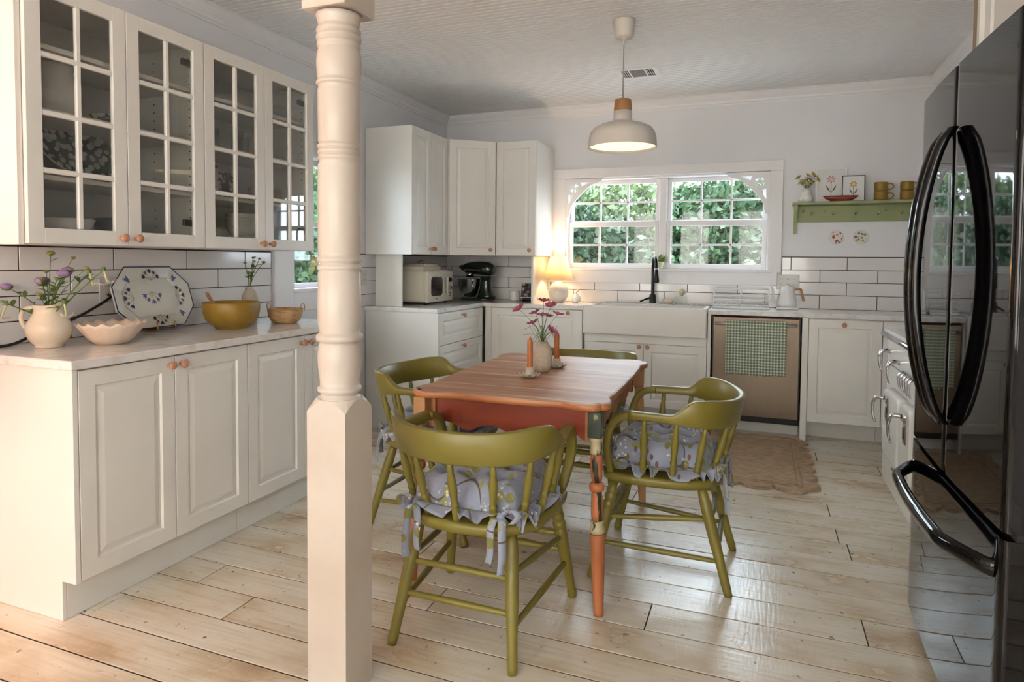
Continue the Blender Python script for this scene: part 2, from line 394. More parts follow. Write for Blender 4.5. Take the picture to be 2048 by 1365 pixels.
# gingerbread corner brackets with pierced quatrefoil
def bracket(sx, ox):
    # profile in local (u along inward, v down) from the upper outer corner; pierced openings made by boolean
    R_=.30; pts=[(0,0),(.335,0),(.335,.012),(.318,.014),(.312,.028),(.295,.030),(.288,.040)]
    for i in range(13):
        t=i/12; a=PI/2*t
        k_=.022*math.sin(2*a)**2; pts.append((.040+.248*(1-math.sin(a))+k_,.040+.255*(1-math.cos(a))+k_))
    pts+= [(.034,.302),(.032,.322),(.016,.328),(.014,.345),(0,.345)]
    from mathutils.geometry import tessellate_polygon
    holes=[]; cx=cy=.075
    for a in (45,135,225,315):
        ca,sa=math.cos(math.radians(a)),math.sin(math.radians(a))
        holes.append([(cx+du*ca-dv*sa,cy+du*sa+dv*ca) for du,dv in ((.014,-.010),(.038,-.017),(.038,.017),(.014,.010))])
    holes+= [[(.130,.028),(.225,.026),(.145,.062)],[(.028,.130),(.062,.145),(.026,.225)]]
    loops=[pts]+holes; flat=[p for l in loops for p in l]; n=len(flat)
    tri=tessellate_polygon([[Vector((u,v,0)) for u,v in l] for l in loops])
    v=[(ox+sx*u,yy,1.978-w_) for yy in (-.02,.004) for u,w_ in flat]
    f=[tuple(t) for t in tri]+[tuple(i+n for i in t) for t in tri]; o0=0
    for l in loops:
        m_=len(l); f+=[(o0+i,o0+(i+1)%m_,n+o0+(i+1)%m_,n+o0+i) for i in range(m_)]; o0+=m_
    return MB().add(v,f).build('bracket',TRIMP,win)
bracket(1,-1.60); bracket(-1,.06)

# left window
w2=thing('window_2','x','x',(XW,0,0)); del w2['label'],w2['category']; struct(w2)
def lb(nm,y0,y1,x0,x1,z0,z1,m=TRIMP,b=.003): return MB().box(x0,x1,y0,y1,z0,z1,b).build(nm,m,w2)
lb('casing_side',3.125,3.30,0,.024,.93,2.02); lb('casing_side',3.78,4.0,0,.024,.93,2.02); lb('casing_top',3.125,4.0,0,.024,1.93,2.03); lb('apron',3.30,3.78,0,.022,.93,1.06)
lb('sill',3.29,3.79,-.12,.028,1.05,1.074)
mb=MB(); 
for a in ((3.30,3.335,1.07,1.93),(3.745,3.78,1.07,1.93),(3.335,3.745,1.07,1.105),(3.335,3.745,1.48,1.52),(3.335,3.745,1.895,1.93)): mb.box(-.09,-.06,a[0],a[1],a[2],a[3],.002)
s2=mb.build('sash',TRIMP,w2)
MB().box(-.077,-.073,3.335,3.745,1.105,1.48).build('pane',WGLASS,s2); MB().box(-.077,-.073,3.335,3.745,1.52,1.895).build('pane',WGLASS,s2)
# frames of the unseen windows behind the camera
for n,(x0,x1) in enumerate(((-2.5,-1.0),(-.4,.9))):
    mb=MB()
    mb.box(x0-.1,x1+.1,YF,YF+.022,2.3,2.4,.003); mb.box(x0-.1,x1+.1,YF,YF+.04,.5,.6,.003); mb.box(x0-.1,x0,YF,YF+.022,.6,2.3,.003); mb.box(x1,x1+.1,YF,YF+.022,.6,2.3,.003)
    wq=struct(mb.build('window_%d'%(3+n),TRIMP)); MB().box(x0-.02,x1+.02,YF-.12,YF-.02,.58,2.32).build('sky_blocker',mat('blocker_white',(.85,.83,.78),.9),wq)  # opaque panel added in each opening to keep sky light out

# ---------------------------------------------------------------- outdoors
struct(MB().box(-30,30,YW+.3,45,-1.0,-.6).build('ground',mat('lawn',(.022,.036,.012),.9,col2=(.012,.02,.006),vscale=3)))
struct(MB().box(-6,6,YW+.32,9.0,-.60,-.585).build('ground',mat('pale_bounce_strip',(.52,.50,.46),.9,var=.15,vscale=2)))  # unseen pale strip added to bounce outdoor light up to the ceiling
struct(MB().box(-30,XW-.3,-12,YW+.3,-1.0,-.6).build('ground',mat('lawn',(.1,.16,.04))))
def leaf_mat(name,c1,c2):
    m=bpy.data.materials.new(name); m.use_nodes=True; nt=m.node_tree; N=nt.nodes; L=nt.links; b=N['Principled BSDF']
    ge=N.new('ShaderNodeNewGeometry'); rp=N.new('ShaderNodeValToRGB'); rp.color_ramp.elements[0].color=(*c1,1); rp.color_ramp.elements[1].color=(*c2,1)
    L.new(ge.outputs['Random Per Island'],rp.inputs[0]); L.new(rp.outputs[0],b.inputs['Base Color']); b.inputs['Roughness'].default_value=.45
    tr=N.new('ShaderNodeBsdfTranslucent'); L.new(rp.outputs[0],tr.inputs[0]); mx=N.new('ShaderNodeMixShader'); mx.inputs[0].default_value=.35
    L.new(b.outputs[0],mx.inputs[1]); L.new(tr.outputs[0],mx.inputs[2]); L.new(mx.outputs[0],N['Material Output'].inputs[0]); return m
LF=[leaf_mat('foliage_dark',(.012,.030,.014),(.045,.085,.04)),leaf_mat('foliage_mid',(.018,.048,.020),(.066,.125,.052)),leaf_mat('foliage_light',(.045,.08,.03),(.15,.20,.085))]
BARK=mat('bark',(.13,.10,.08),.9,var=.4,vscale=12)
def tree(name,label,x,y,base,blobs,nleaf,size,lm,seed,trunk_r=.09,branches=9):
    r=np.random.RandomState(seed)
    t=thing(name,label,'tree',(x,y,-.6),group='trees in the garden outside')
    n=nleaf; B=np.array(blobs,float); wts=(B[:,3]*B[:,4]*B[:,5])**.66; wts/=wts.sum()
    bi=r.choice(len(B),n,p=wts); d=r.normal(size=(n,3)); d/=np.linalg.norm(d,axis=1)[:,None]
    rad=r.uniform(.55,1.0,(n,1))**.5*r.uniform(.85,1.12,(n,1))
    p=B[bi,:3]+d*rad*B[bi,3:6]; p[:,2]+=.6
    a=r.normal(size=(n,3)); a/=np.linalg.norm(a,axis=1)[:,None]; q=np.cross(a,r.normal(size=(n,3))); q/=np.linalg.norm(q,axis=1)[:,None]
    s=size*r.uniform(.6,1.35,(n,1)); nn=np.cross(a,q)
    v=np.stack([p-a*s*.5,p+q*s*.27+nn*s*.08,p+a*s*.5,p-q*s*.27+nn*s*.08],1).reshape(-1,3)
    me=bpy.data.meshes.new('foliage'); me.vertices.add(n*4); me.vertices.foreach_set('co',v.ravel())
    me.loops.add(n*4); me.loops.foreach_set('vertex_index',np.arange(n*4)); me.polygons.add(n); me.polygons.foreach_set('loop_start',np.arange(n)*4); me.polygons.foreach_set('loop_total',np.full(n,4)); me.update(); me.validate()
    f=put('foliage',me,lm,t); f['kind']='stuff'
    top=max(b[2]+b[5]*.3 for b in blobs)+.6
    MB().tube(catmull([(0,0,0),(.06,.02,top*.35),(-.05,.05,top*.7),(.03,0,top)],4),[trunk_r*(1-.75*i/12) for i in range(13)],8).build('trunk',BARK,t)
    for i in range(branches):
        b=blobs[i%len(blobs)]; e=Vector((b[0],b[1],b[2]+.6))+Vector(r.normal(size=3))*Vector((b[3],b[4],b[5])).length*.28; s0=Vector((0,0,top*(.3+.4*r.rand())))
        md=(s0+e)/2+Vector((0,0,.15)); MB().tube(catmull([s0,md,e],3),[.035,.03,.025,.02,.016,.013,.01],6).build('branch',BARK,t)
tree('oak_tree','dark leafy tree behind the lower left panes of the sink window',-3.3,11.0,0,[(0,0,1.2,1.5,1,1.1),(-1.1,.3,1.0,1.1,.8,1.0),(.9,0,.8,1.1,.8,.9),(.2,-.3,.3,1.6,.6,.8)],15000,.15,LF[0],1)
tree('maple_tree','bright green tree rising behind the upper left panes',-2.3,12.6,0,[(0,0,2.1,1.7,1,.75),(-1.5,0,2.0,1.2,.9,.7),(1.3,0,2.0,1.0,.8,.7),(0,0,1.0,2.0,1,1.0)],14000,.17,LF[2],2)
tree('garden_tree','mid green tree behind the window mullion',-.6,12.0,0,[(0,0,1.6,1.3,1,1.2),(.5,-.2,.7,1.2,.8,.9),(-.7,0,.7,1.1,.8,.9)],14000,.15,LF[1],3)
tree('garden_tree','dense dark tree behind the right sash of the sink window',.9,11.2,0,[(0,0,1.1,1.3,1,1.2),(.8,0,1.0,1.0,.8,1.0),(-.7,-.2,.5,1.0,.7,.8)],15000,.14,LF[0],4,branches=14)
tree('garden_tree','pale green tree with bare twigs at the upper right panes',1.6,12.8,0,[(0,0,2.0,1.4,1,.9),(-1.2,.2,1.9,1.1,.8,.8),(1.2,0,1.5,1.1,.8,1.0)],14000,.16,LF[1],5,branches=16)
tree('young_tree','yellow green sapling low behind the right sash',-.1,9.3,0,[(0,0,.85,.30,.3,.45),(.15,0,.35,.4,.3,.5)],1500,.12,LF[2],6,.03,4)
tree('hedge_shrub','broad dark hedge along the bottom of the sink window',-1.2,13.5,0,[(-3.2,0,.6,2.2,.9,1.5),(0,0,.7,2.2,.9,1.5),(3.2,0,.7,2.2,.9,1.5)],26000,.24,LF[1],7,.06,5)
tree('garden_tree','leafy tree outside the small left window',-6.8,6.6,0,[(0,0,1.5,1.3,1.6,1.3),(.2,1.2,1.1,1,1,1.1),(-.4,2.6,1.3,1.3,1.5,1.5)],12000,.15,LF[1],8)
tree('garden_tree','tall pale tree farther beyond the small left window',-9.0,9.8,0,[(0,0,2.2,1.8,2.2,1.6),(0,2.2,1.5,1.6,1.8,1.6),(0,-2,1.6,1.6,1.8,1.6)],12000,.18,LF[2],9)
# ---------------------------------------------------------------- cabinets
def knob_mesh(cache={}):
    if 'k' not in cache:
        mb=MB().lathe([(.0085,0),(.0075,.004),(.0062,.010),(.0075,.015),(.0135,.018),(.0165,.0235),(.0165,.027),(.013,.032),(.006,.0345),(0,.035)],16)
        mb.xf(Matrix.Rotation(PI/2,4,'X')); cache['k']=mb.mesh('knob')
    return cache['k']
def knob(door,x,y,z): return put('knob',knob_mesh(),KNOB,door,(x,y,z))
def panel_mesh(w_,h,t=.019,fr=.058):
    mb=MB(); c=.0015
    rings=[(0,0),(0,-t+c),(c,-t),(fr,-t),(fr+.006,-t+.008),(fr+.014,-t+.008),(fr+.034,-t+.0025)]
    v=[];f=[]
    for ins,yy in rings: v+=[(ins,yy,ins),(w_-ins,yy,ins),(w_-ins,yy,h-ins),(ins,yy,h-ins)]
    for r in range(len(rings)-1):
        for i in range(4): f.append((r*4+i,r*4+(i+1)%4,(r+1)*4+(i+1)%4,(r+1)*4+i))
    f.append((0,3,2,1)); n=(len(rings)-1)*4; f.append((n,n+1,n+2,n+3))
    return mb.add(v,f)
def panel_door(par,x,z,w_,h,kx=None,kz=None,name='door',y=0,knob_on=True):
    g=.0015
    d=panel_mesh(w_-2*g,h-2*g,fr=min(.058,h*.24)).build(name,CABW,par,(x+g,y,z+g))
    # fine joint lines between stile and rail
    if kx is not None and knob_on: knob(d,kx-x-g,-.019,kz-z-g)
    return d
def glass_door(par,x,z,w_,h,kx,kz,y=0):
    g=.0015; w_-=2*g; h-=2*g; fr=.056; t=.019
    mb=MB(); mb.box(0,fr,-t,0,0,h,.0015); mb.box(w_-fr,w_,-t,0,0,h,.0015); mb.box(fr,w_-fr,-t,0,0,fr,.0015); mb.box(fr,w_-fr,-t,0,h-fr,h,.0015)
    d=mb.build('door',CABW,par,(x+g,y,z+g))
    ix0,ix1,iz0,iz1=fr,w_-fr,fr,h-fr; mw=.019
    MB().box(w_/2-mw/2,w_/2+mw/2,-t+.001,-.002,iz0,iz1,.003).build('muntin',CABW,d)
    ph=(iz1-iz0)/4
    for i in (1,2,3): MB().box(ix0,ix1,-t+.0012,-.002,iz0+ph*i-mw/2,iz0+ph*i+mw/2,.003).build('muntin',CABW,d)
    for i in range(4):
        for a,b in ((ix0,w_/2),(w_/2,ix1)): MB().box(a-.002,b+.002,-.007,-.004,iz0+ph*i-.002,iz0+ph*(i+1)+.002).build('pane',CGLASS,d)
    knob(d,kx-x-g,-.019,kz-z-g)
    return d
PT=.018
def carcass(par,w_,d,h,z0=0,back=True,shelves=(),front=False,name='body'):
    mb=MB(); b=.0008
    mb.box(0,PT,0.001,d,z0,z0+h,b); mb.box(w_-PT,w_,.001,d,z0,z0+h,b); mb.box(PT,w_-PT,.001,d,z0,z0+PT,b); mb.box(PT,w_-PT,.001,d,z0+h-PT,z0+h,b)
    mb.box(PT,w_-PT,d-.008,d,z0+PT,z0+h-PT)
    o=mb.build(name,CABW,par)
    for s in shelves: MB().box(PT+.001,w_-PT-.001,.03,d-.01,s,s+PT,b).build('shelf',CABW,par)
    return o

# --- left glass-fronted wall cabinets (front faces +x; local x runs away from the camera)
UZ0,UZ1=1.308,2.243; UF=-2.379; UD=UF-XW-.019
lab=['white glass-front wall cabinet nearest the camera, with a big patterned platter inside','white glass-front wall cabinet beside the column, with stacked plates and bowls inside']
ya=1.487
SH=[.235,.475,.705]
for i in range(2):
    t=thing('glass_wall_cabinet',lab[i],'cabinet',(UF-.019,ya+.771*i,UZ0),PI/2,group='glass-front wall cabinets on the left wall')
    W=.769; H=UZ1-UZ0
    carcass(t,W,UD,H,0,shelves=SH)
    glass_door(t,0,0,W/2,H,W/2-.034,.032); glass_door(t,W/2,0,W/2,H,W/2+.030,.032)
    # hinges and shelf-pin holes
    for zz in (.10,H-.12): MB().box(W-.085,W-.02,.012,.03,zz,zz+.028,.003).build('hinge',mat('dark_hinge',(.05,.045,.04),.4,.6),t)
    mb=MB()
    for k in range(22):
        for yy in (.05,.27): mb.box(W-PT-.0012,W-PT+.001,yy-.003,yy+.003,.06+k*.038,.066+k*.038); 
    mb.build('pin_holes',DARKV,t)['kind']='stuff'
# end panel facing the camera
tag(MB().box(XW+.002,UF-.017,1.466,1.4855,UZ0-.004,UZ1+.002,.001).build('cabinet_end_panel',CABW),'white end panel closing the near side of the glass wall cabinets','panel')

# --- left base cabinets
BF=-2.149; BD=BF-.019-XW-.01; ZD0,ZD1=.143,.880
labs=['white base cabinet with raised-panel doors under the flower pitcher, nearest the camera','white raised-panel base cabinet directly behind the turned column']
for i in range(2):
    t=thing('base_cabinet',labs[i],'cabinet',(BF-.019,1.492+.777*i,0),PI/2,group='base cabinets on the left wall'); W=.775
    carcass(t,W,BD,ZD1-ZD0,ZD0)
    panel_door(t,0,ZD0+.002,W/2,ZD1-ZD0-.006,W/2-.028,.842); panel_door(t,W/2,ZD0+.002,W/2,ZD1-ZD0-.006,W/2+.028,.842)
    MB().box(0,W,.055,.073,0,ZD0,.001).build('toe_kick',CABW,t)
t=thing('base_end_panel','white end panel and plinth on the near side of the left base cabinets','panel',(0,0,0))
MB().box(XW+.004,BF+.0,1.472,1.4905,.143,.8815,.001).build('side_panel',CABW,t); MB().box(XW+.004,-2.2235,1.476,1.4905,0,.142,.001).build('plinth',CABW,t)
MB().box(XW+.001,-2.128,1.455,3.062,.882,.914,.003).build('countertop',QUARTZ); tag(bpy.data.objects['countertop'],'pale quartz countertop on the left wall cabinets','countertop')

# --- back run of base cabinets
FY=4.957  # front face of the doors
def base(name,label,x0,x1,doors,extra=None):
    t=thing(name,label,'cabinet',(x0,FY+.019,0)); W=x1-x0
    carcass(t,W,YW-FY-.030,ZD1-ZD0,ZD0)
    MB().box(0,W,.17,.188,0,ZD0,.001).build('toe_kick',CABW,t)
    return t,W
# drawer unit on the left wall facing +x
t=thing('drawer_cabinet','white three-drawer cabinet facing right beside the microwave corner','cabinet',(BF-.019,4.128,0),PI/2); W=.775
carcass(t,W,BD,ZD1-ZD0,ZD0)
zt=ZD1-.003
for h,z in ((.235,zt-.235),(.235,zt-.472),(.262,ZD0+.002)): panel_door(t,0,z,W,h,W/2,z+h-.032,'drawer')
MB().box(0,W,.055,.073,0,ZD0,.001).build('toe_kick',CABW,t); MB().box(-.019,-.001,-.019,BD,ZD0,.8815,.001).build('end_panel',CABW,t); MB().box(-.016,-.001,.056,BD,0,ZD0-.001,.001).build('end_plinth',CABW,t)
# blind corner
t,W=base('corner_base_cabinet','white corner base cabinet with one plain door behind the cosmos flowers',-2.125,-1.306,0)
MB().box(-.024,.03,-.019,.02,ZD0,ZD1,.001).build('filler',CABW,t); panel_door(t,.03,ZD0+.002,W-.032,ZD1-ZD0-.006,W-.115,.852)
# sink base
t=thing('sink_cabinet','white two-door cabinet under the farmhouse sink','cabinet',(-1.288,FY+.019,0)); W=.932
mb=MB(); mb.box(0,PT,0,.45,ZD0,.70); mb.box(W-PT,W,0,.45,ZD0,.70); mb.box(PT,W-PT,0,.45,ZD0,ZD0+PT); mb.box(PT,W-PT,.44,.45,ZD0,.70); mb.build('body',CABW,t)
MB().box(0,W,-.019,0,.636,.712,.001).build('filler_rail',CABW,t)
panel_door(t,0,ZD0+.002,W/2,.49,W/2-.03,.612); panel_door(t,W/2,ZD0+.002,W/2,.49,W/2+.03,.612); MB().box(0,W,.17,.188,0,ZD0,.001).build('toe_kick',CABW,t)
# dishwasher
t=thing('dishwasher','stainless steel dishwasher with bar handle right of the sink','dishwasher',(-.325,FY,0)); W=.61
MB().box(.003,W-.003,.03,.46,.10,.872,.003).build('body',BLACK,t)
dr=MB().box(.012,W-.012,-.004,.03,.146,.868,.004).build('door',STEEL,t)
mb=MB(); mb.tube([(.03,-.052,.822),(W-.03,-.052,.822)],.0115,12); mb.box(.06,.075,-.052,-.003,.812,.832,.002); mb.box(W-.075,W-.06,-.052,-.003,.812,.832,.002); mb.build('handle',mat('satin_steel',(.62,.58,.54),.25,1,var=.05),dr)
MB().box(0,W,.17,.188,0,.098,.001).build('toe_kick',CABW,t)
tag(MB().box(-.353,-.329,FY,FY+.3,.0,.880,.001).build('filler_panel',CABW),'white filler strip between the sink cabinet and dishwasher','panel')
tag(MB().box(.288,.328,FY+.001,FY+.3,.0,.880,.001).build('filler_panel',CABW),'white filler strip between the dishwasher and the pull-out cabinet','panel')
t,W=base('pull_out_cabinet','white base cabinet with one top-centred knob, right of the dishwasher',.330,.787,0)
panel_door(t,0,ZD0+.002,W,ZD1-ZD0-.006,W*.5-.008,.840)
t,W=base('end_base_cabinet','white base cabinet end partly hidden behind the old range',.789,XR-.012,0)
panel_door(t,0,ZD0+.002,W,ZD1-ZD0-.006,knob_on=False)
# L-shaped countertop with sink cut-out
mb=MB()
mb.box(XW+.001,-2.1545,4.105,4.9365,.882,.914,.0025); mb.box(XW+.001,-1.298,4.9365,YW-.001,.882,.914,.0025); mb.box(-.352,XR-.001,4.9365,YW-.001,.882,.914,.0025); mb.box(-1.298,-.352,5.32,YW-.001,.882,.914,.0025)
tag(mb.build('countertop',QUARTZ),'pale quartz L-shaped countertop along the back wall','countertop')
# farmhouse sink
t=thing('farmhouse_sink','white ceramic apron-front farmhouse sink under the window','sink',(-1.293,4.905,.70)); W=.936
mb=MB(); T=.03; HS=.222
mb.box(0,W,0,.05,0,HS,.008); mb.box(0,.035,.04,.412,.03,HS,.006); mb.box(W-.035,W,.04,.412,.03,HS,.006); mb.box(0,W,.38,.413,.03,HS,.006); mb.box(.02,W-.02,.03,.40,.02,.045,.004)
mb.build('basin',mat('fireclay',(.78,.745,.70),.15,var=.04),t)
MB().lathe([(.045,.0455),(.04,.047),(.015,.0465),(0,.046)],20,(W/2,.2,0)).build('drain',CHROME,t)
# --- wall cabinets in the back left corner
HZ=UZ1-UZ0
t=thing('narrow_wall_cabinet','white wall cabinet with two narrow doors above the microwave','cabinet',(-2.389,4.132,UZ0),PI/2); W=.566
carcass(t,W,-2.389-XW-.004,HZ); panel_door(t,0,0,W/2,HZ,W/2-.022,.045); panel_door(t,W/2,0,W/2,HZ,W/2+.022,.045)
MB().box(-.017,-.001,-.019,-2.389-XW-.004,-.003,HZ,.001).build('end_panel',CABW,t)
t=thing('corner_wall_cabinet','white diagonal corner wall cabinet above the stand mixer','cabinet',(-2.37,4.700,UZ0))
body=[(0,.0),(.31,.25),(.31,YW-4.70-.003),(XW+2.37+.003,YW-4.70-.003),(XW+2.37+.003,0)]
MB().prism(body,0,HZ).build('body',CABW,t)
dl=math.hypot(.31,.25); da=math.atan2(.25,.31)
dd=panel_mesh(dl-.012,HZ-.003).build('door',CABW,t,(.006*math.cos(da)+.003,.006*math.sin(da)-.003,.0015),da); knob(dd,dl-.06,-.019,.045)
t=thing('wall_cabinet','white single-door wall cabinet left of the sink window','cabinet',(-2.055,4.970,UZ0)); W=.348
carcass(t,W,YW-4.970-.003,HZ); panel_door(t,0,0,W,HZ,W-.045,.045)
# support panels between worktop and wall cabinets
tag(MB().box(-2.735,-2.505,4.20,4.218,.9145,UZ0-.004,.001).build('support_panel',CABW),'white upright panel standing on the worktop left of the microwave','panel')
tag(MB().box(-1.775,-1.757,5.05,YW-.012,.9145,UZ0-.004,.001).build('support_panel',CABW),'white upright panel standing on the worktop left of the table lamp','panel')

# ---------------------------------------------------------------- turned post
t=thing('turned_post','white painted turned porch post standing in the middle of the kitchen','column',(-1.126,1.545,0))
h=.0650; PZ=.829
def plinth_mesh():
    mb=MB(); n=12; base=[]; top=[]
    for k in range(4):
        a=[(-h,-h),(h,-h),(h,h),(-h,h)][k]; b=[(h,-h),(h,h),(-h,h),(-h,-h)][k]
        for i in range(n):
            s=i/n; base.append((a[0]+(b[0]-a[0])*s,a[1]+(b[1]-a[1])*s)); top.append(PZ+.030*(math.sin(PI*s)**.8))
    v=[(x,y,0) for x,y in base]+[(x,y,z) for (x,y),z in zip(base,top)]
    m=len(base); f=[(i,(i+1)%m,m+(i+1)%m,m+i) for i in range(m)]+[tuple(reversed(range(m)))]
    ring=[]; 
    for x,y in base:
        a=math.atan2(y,x); ring.append((.066*math.cos(a),.066*math.sin(a),PZ+.034))
    v+=ring; f+=[(m+i,m+(i+1)%m,2*m+(i+1)%m,2*m+i) for i in range(m)]; f.append(tuple(range(2*m,3*m)))
    return mb.add(v,f)
COLP=mat('old_cream_paint',(.62,.555,.485),.3,col2=(.55,.47,.40),vscale=4,bump=.08,bscale=20)
plinth_mesh().build('plinth',COLP,t)
def z_at(py): # photo height of a ring to world height on the post axis
    return CAMZ-(py-577-( -0.0))/FPX*1.0
ZP=lambda py: 1.2572-(py-519.0)*.001352
prof=[(.060,PZ+.03),(.058,PZ+.038)]
def bead(z,r0,r1,hh): return [(r0,z-hh),(r1*.985,z-hh*.6),(r1,z),(r1*.985,z+hh*.6),(r0,z+hh)]
prof+=[(.052,ZP(806)),(.052,ZP(802))]+bead(ZP(792),.056,.0625,.009)+[(.0555,ZP(775)),(.0605,ZP(745)),(.0620,ZP(720)),(.0585,ZP(698)),(.0545,ZP(692))]+bead(ZP(682),.058,.0665,.012)+[(.0560,ZP(666)),(.0600,ZP(655)),(.0615,ZP(640)),(.0600,ZP(545))]
for p in (534,518): prof+=bead(ZP(p),.0555,.0622,.0085)
prof+=[(.0600,ZP(503)),(.0592,ZP(320))]
for p in (305,293,281): prof+=bead(ZP(p),.0545,.0600,.0075)
prof+=[(.0580,ZP(270)),(.0592,ZP(165)),(.0560,ZP(156))]+bead(ZP(150),.058,.0635,.006)+[(.0600,ZP(138)),(.0625,ZP(105)),(.0600,ZP(86)),(.056,ZP(80))]
for p,r in ((70,.0605),(56,.0625),(42,.0615)): prof+=bead(ZP(p),.0555,r,.0088)
prof+=[(.0560,ZP(30)),(.0600,ZP(18)),(.064,ZP(10))]
zc_=ZP(6)
prof=[p for p in prof]
MB().lathe(prof,40).build('shaft',COLP,t)
MB().box(-.072,.072,-.072,.072,zc_,ZC-.0015,.002).build('cap_block',COLP,t)
# ---------------------------------------------------------------- dining table
def wood_mat(name,c1,c2,c3,scale=2.2,stretch=(9,.8,9),rough=.42,wear=None,spec=.5):
    m=bpy.data.materials.new(name); m.use_nodes=True; nt=m.node_tree; N=nt.nodes; L=nt.links; b=N['Principled BSDF']
    tc=N.new('ShaderNodeTexCoord'); mp=N.new('ShaderNodeMapping'); mp.inputs['Scale'].default_value=stretch; L.new(tc.outputs['Object'],mp.inputs[0])
    n=N.new('ShaderNodeTexNoise'); n.inputs['Scale'].default_value=scale; n.inputs['Detail'].default_value=7; n.inputs['Distortion'].default_value=.4; L.new(mp.outputs[0],n.inputs[0])
    r=N.new('ShaderNodeValToRGB'); e=r.color_ramp.elements; e[0].position=.3; e[0].color=(*c1,1); e[1].position=.7; e[1].color=(*c3,1); x=e.new(.5); x.color=(*c2,1)
    L.new(n.outputs['Fac'],r.inputs[0]); src=r.outputs[0]
    if wear:
        n2=N.new('ShaderNodeTexNoise'); n2.inputs['Scale'].default_value=wear[1]; n2.inputs['Detail'].default_value=6; mp2=N.new('ShaderNodeMapping'); mp2.inputs['Scale'].default_value=wear[3]; L.new(tc.outputs['Object'],mp2.inputs[0]); L.new(mp2.outputs[0],n2.inputs[0])
        r2=N.new('ShaderNodeValToRGB'); r2.color_ramp.elements[0].position=wear[2]; r2.color_ramp.elements[1].position=wear[2]+.06; L.new(n2.outputs['Fac'],r2.inputs[0])
        mx=N.new('ShaderNodeMix'); mx.data_type='RGBA'; L.new(r2.outputs[0],mx.inputs['Factor']); L.new(src,mx.inputs[6]); mx.inputs[7].default_value=(*wear[0],1); src=mx.outputs[2]
    L.new(src,b.inputs['Base Color']); b.inputs['Roughness'].default_value=rough; b.inputs['Specular IOR Level'].default_value=spec
    bp=N.new('ShaderNodeBump'); bp.inputs['Strength'].default_value=.25; bp.inputs['Distance'].default_value=.002; L.new(n.outputs['Fac'],bp.inputs['Height']); L.new(bp.outputs[0],b.inputs['Normal'])
    MATS[name]=m; return m
TOPW=wood_mat('worn_table_top',(.30,.125,.06),(.46,.235,.13),(.56,.325,.20),1.5,(1.0,9,9),.46,((.62,.45,.32),2.0,.57,(1.0,13,13)))
EDGEW=wood_mat('table_edge',(.36,.11,.035),(.46,.17,.06),(.52,.22,.085),2.2,(2,2,2),.38)
APRON=wood_mat('red_stain',(.20,.028,.010),(.27,.042,.016),(.31,.055,.02),2.2,(1.5,1.5,9),.4)
LEGW=wood_mat('orange_pine',(.36,.105,.035),(.45,.15,.055),(.52,.20,.085),2.2,(8,8,1.2),.5)
LEGT=wood_mat('tan_pine',(.42,.20,.08),(.48,.25,.10),(.54,.30,.13),2.2,(8,8,1.2),.5)
DISTR=wood_mat('distressed_green_paint',(.006,.012,.007),(.012,.022,.010),(.035,.055,.022),3,(6,6,3),.35,((.46,.40,.22),9,.60,(3,3,1.4)))
DISTR2=wood_mat('distressed_orange_paint',(.40,.12,.05),(.46,.15,.06),(.50,.22,.10),3,(6,6,2),.42,((.012,.018,.008),7,.55,(5,5,.8)))
DISTR3=wood_mat('distressed_cream_paint',(.40,.34,.18),(.46,.40,.24),(.5,.44,.28),3,(6,6,3),.5,((.02,.025,.01),12,.57,(3,3,1)))
TZ=.755; TA,TB=.380,.555
tb=thing('dining_table','worn reddish pine dining table with scalloped top and turned legs','table',(-.898,2.752,0),.030)
def table_outline(ins=0):
    pts=[]; 
    def edge(a,b,L,nx,ny):   # a->b along edge of length L, bulge outward near corners
        n=46
        for i in range(n+1):
            s=i/n; d=min(s,1-s)*L
            bul=.016*(1-smoothstep(.075,.150,d))-.006*math.exp(-((d-.165)/.03)**2)+.004*smoothstep(.2,L*.42,d)
            # round the corner
            r=.055
            cut=0
            if d<r: cut=r-math.sqrt(max(0,r*r-(r-d)**2))
            o=bul-cut-ins
            pts.append((a[0]+(b[0]-a[0])*s+nx*o,a[1]+(b[1]-a[1])*s+ny*o))
    A,B=TA,TB
    c=.017
    edge((-A+c*0,-B),(A,-B),2*A,0,-1); edge((A,-B),(A,B),2*B,1,0); edge((A,B),(-A,B),2*A,0,1); edge((-A,B),(-A,-B),2*B,-1,0)
    # drop points that cross at the corners
    out=[]
    for p in pts:
        if not out or math.hypot(p[0]-out[-1][0],p[1]-out[-1][1])>.004: out.append(p)
    return out
def stacked(levels, fn):
    mb=MB(); rings=[[(x*sc0,y*sc0,z) for x,y in fn(0)] for z,sc0 in levels]; n=len(rings[0]); v=[p for r in rings for p in r]
    f=[(j*n+i,j*n+(i+1)%n,(j+1)*n+(i+1)%n,(j+1)*n+i) for j in range(len(rings)-1) for i in range(n)]
    mb.add(v,f,True); o=0; mb.f.append(tuple(reversed(range(n)))); mb.s.append(False); mb.f.append(tuple((len(rings)-1)*n+i for i in range(n))); mb.s.append(False); return mb
ol=table_outline()
def inset_ring(z,ins): return [(x-math.copysign(min(abs(x),ins),x)*(abs(x)/TA),y-math.copysign(min(abs(y),ins),y)*(abs(y)/TB),z) for x,y in ol]
rings=[inset_ring(TZ-.027,.012),inset_ring(TZ-.024,.003),inset_ring(TZ-.014,0),inset_ring(TZ-.004,.003)]; n=len(ol)
mb=MB(); mb.add([p for r in rings for p in r],[(j*n+i,j*n+(i+1)%n,(j+1)*n+(i+1)%n,(j+1)*n+i) for j in range(3) for i in range(n)],True); mb.f.append(tuple(reversed(range(n)))); mb.s.append(False)
top=mb.build('top_edge',EDGEW,tb)
rings=[inset_ring(TZ-.004,.003),inset_ring(TZ,.009)]
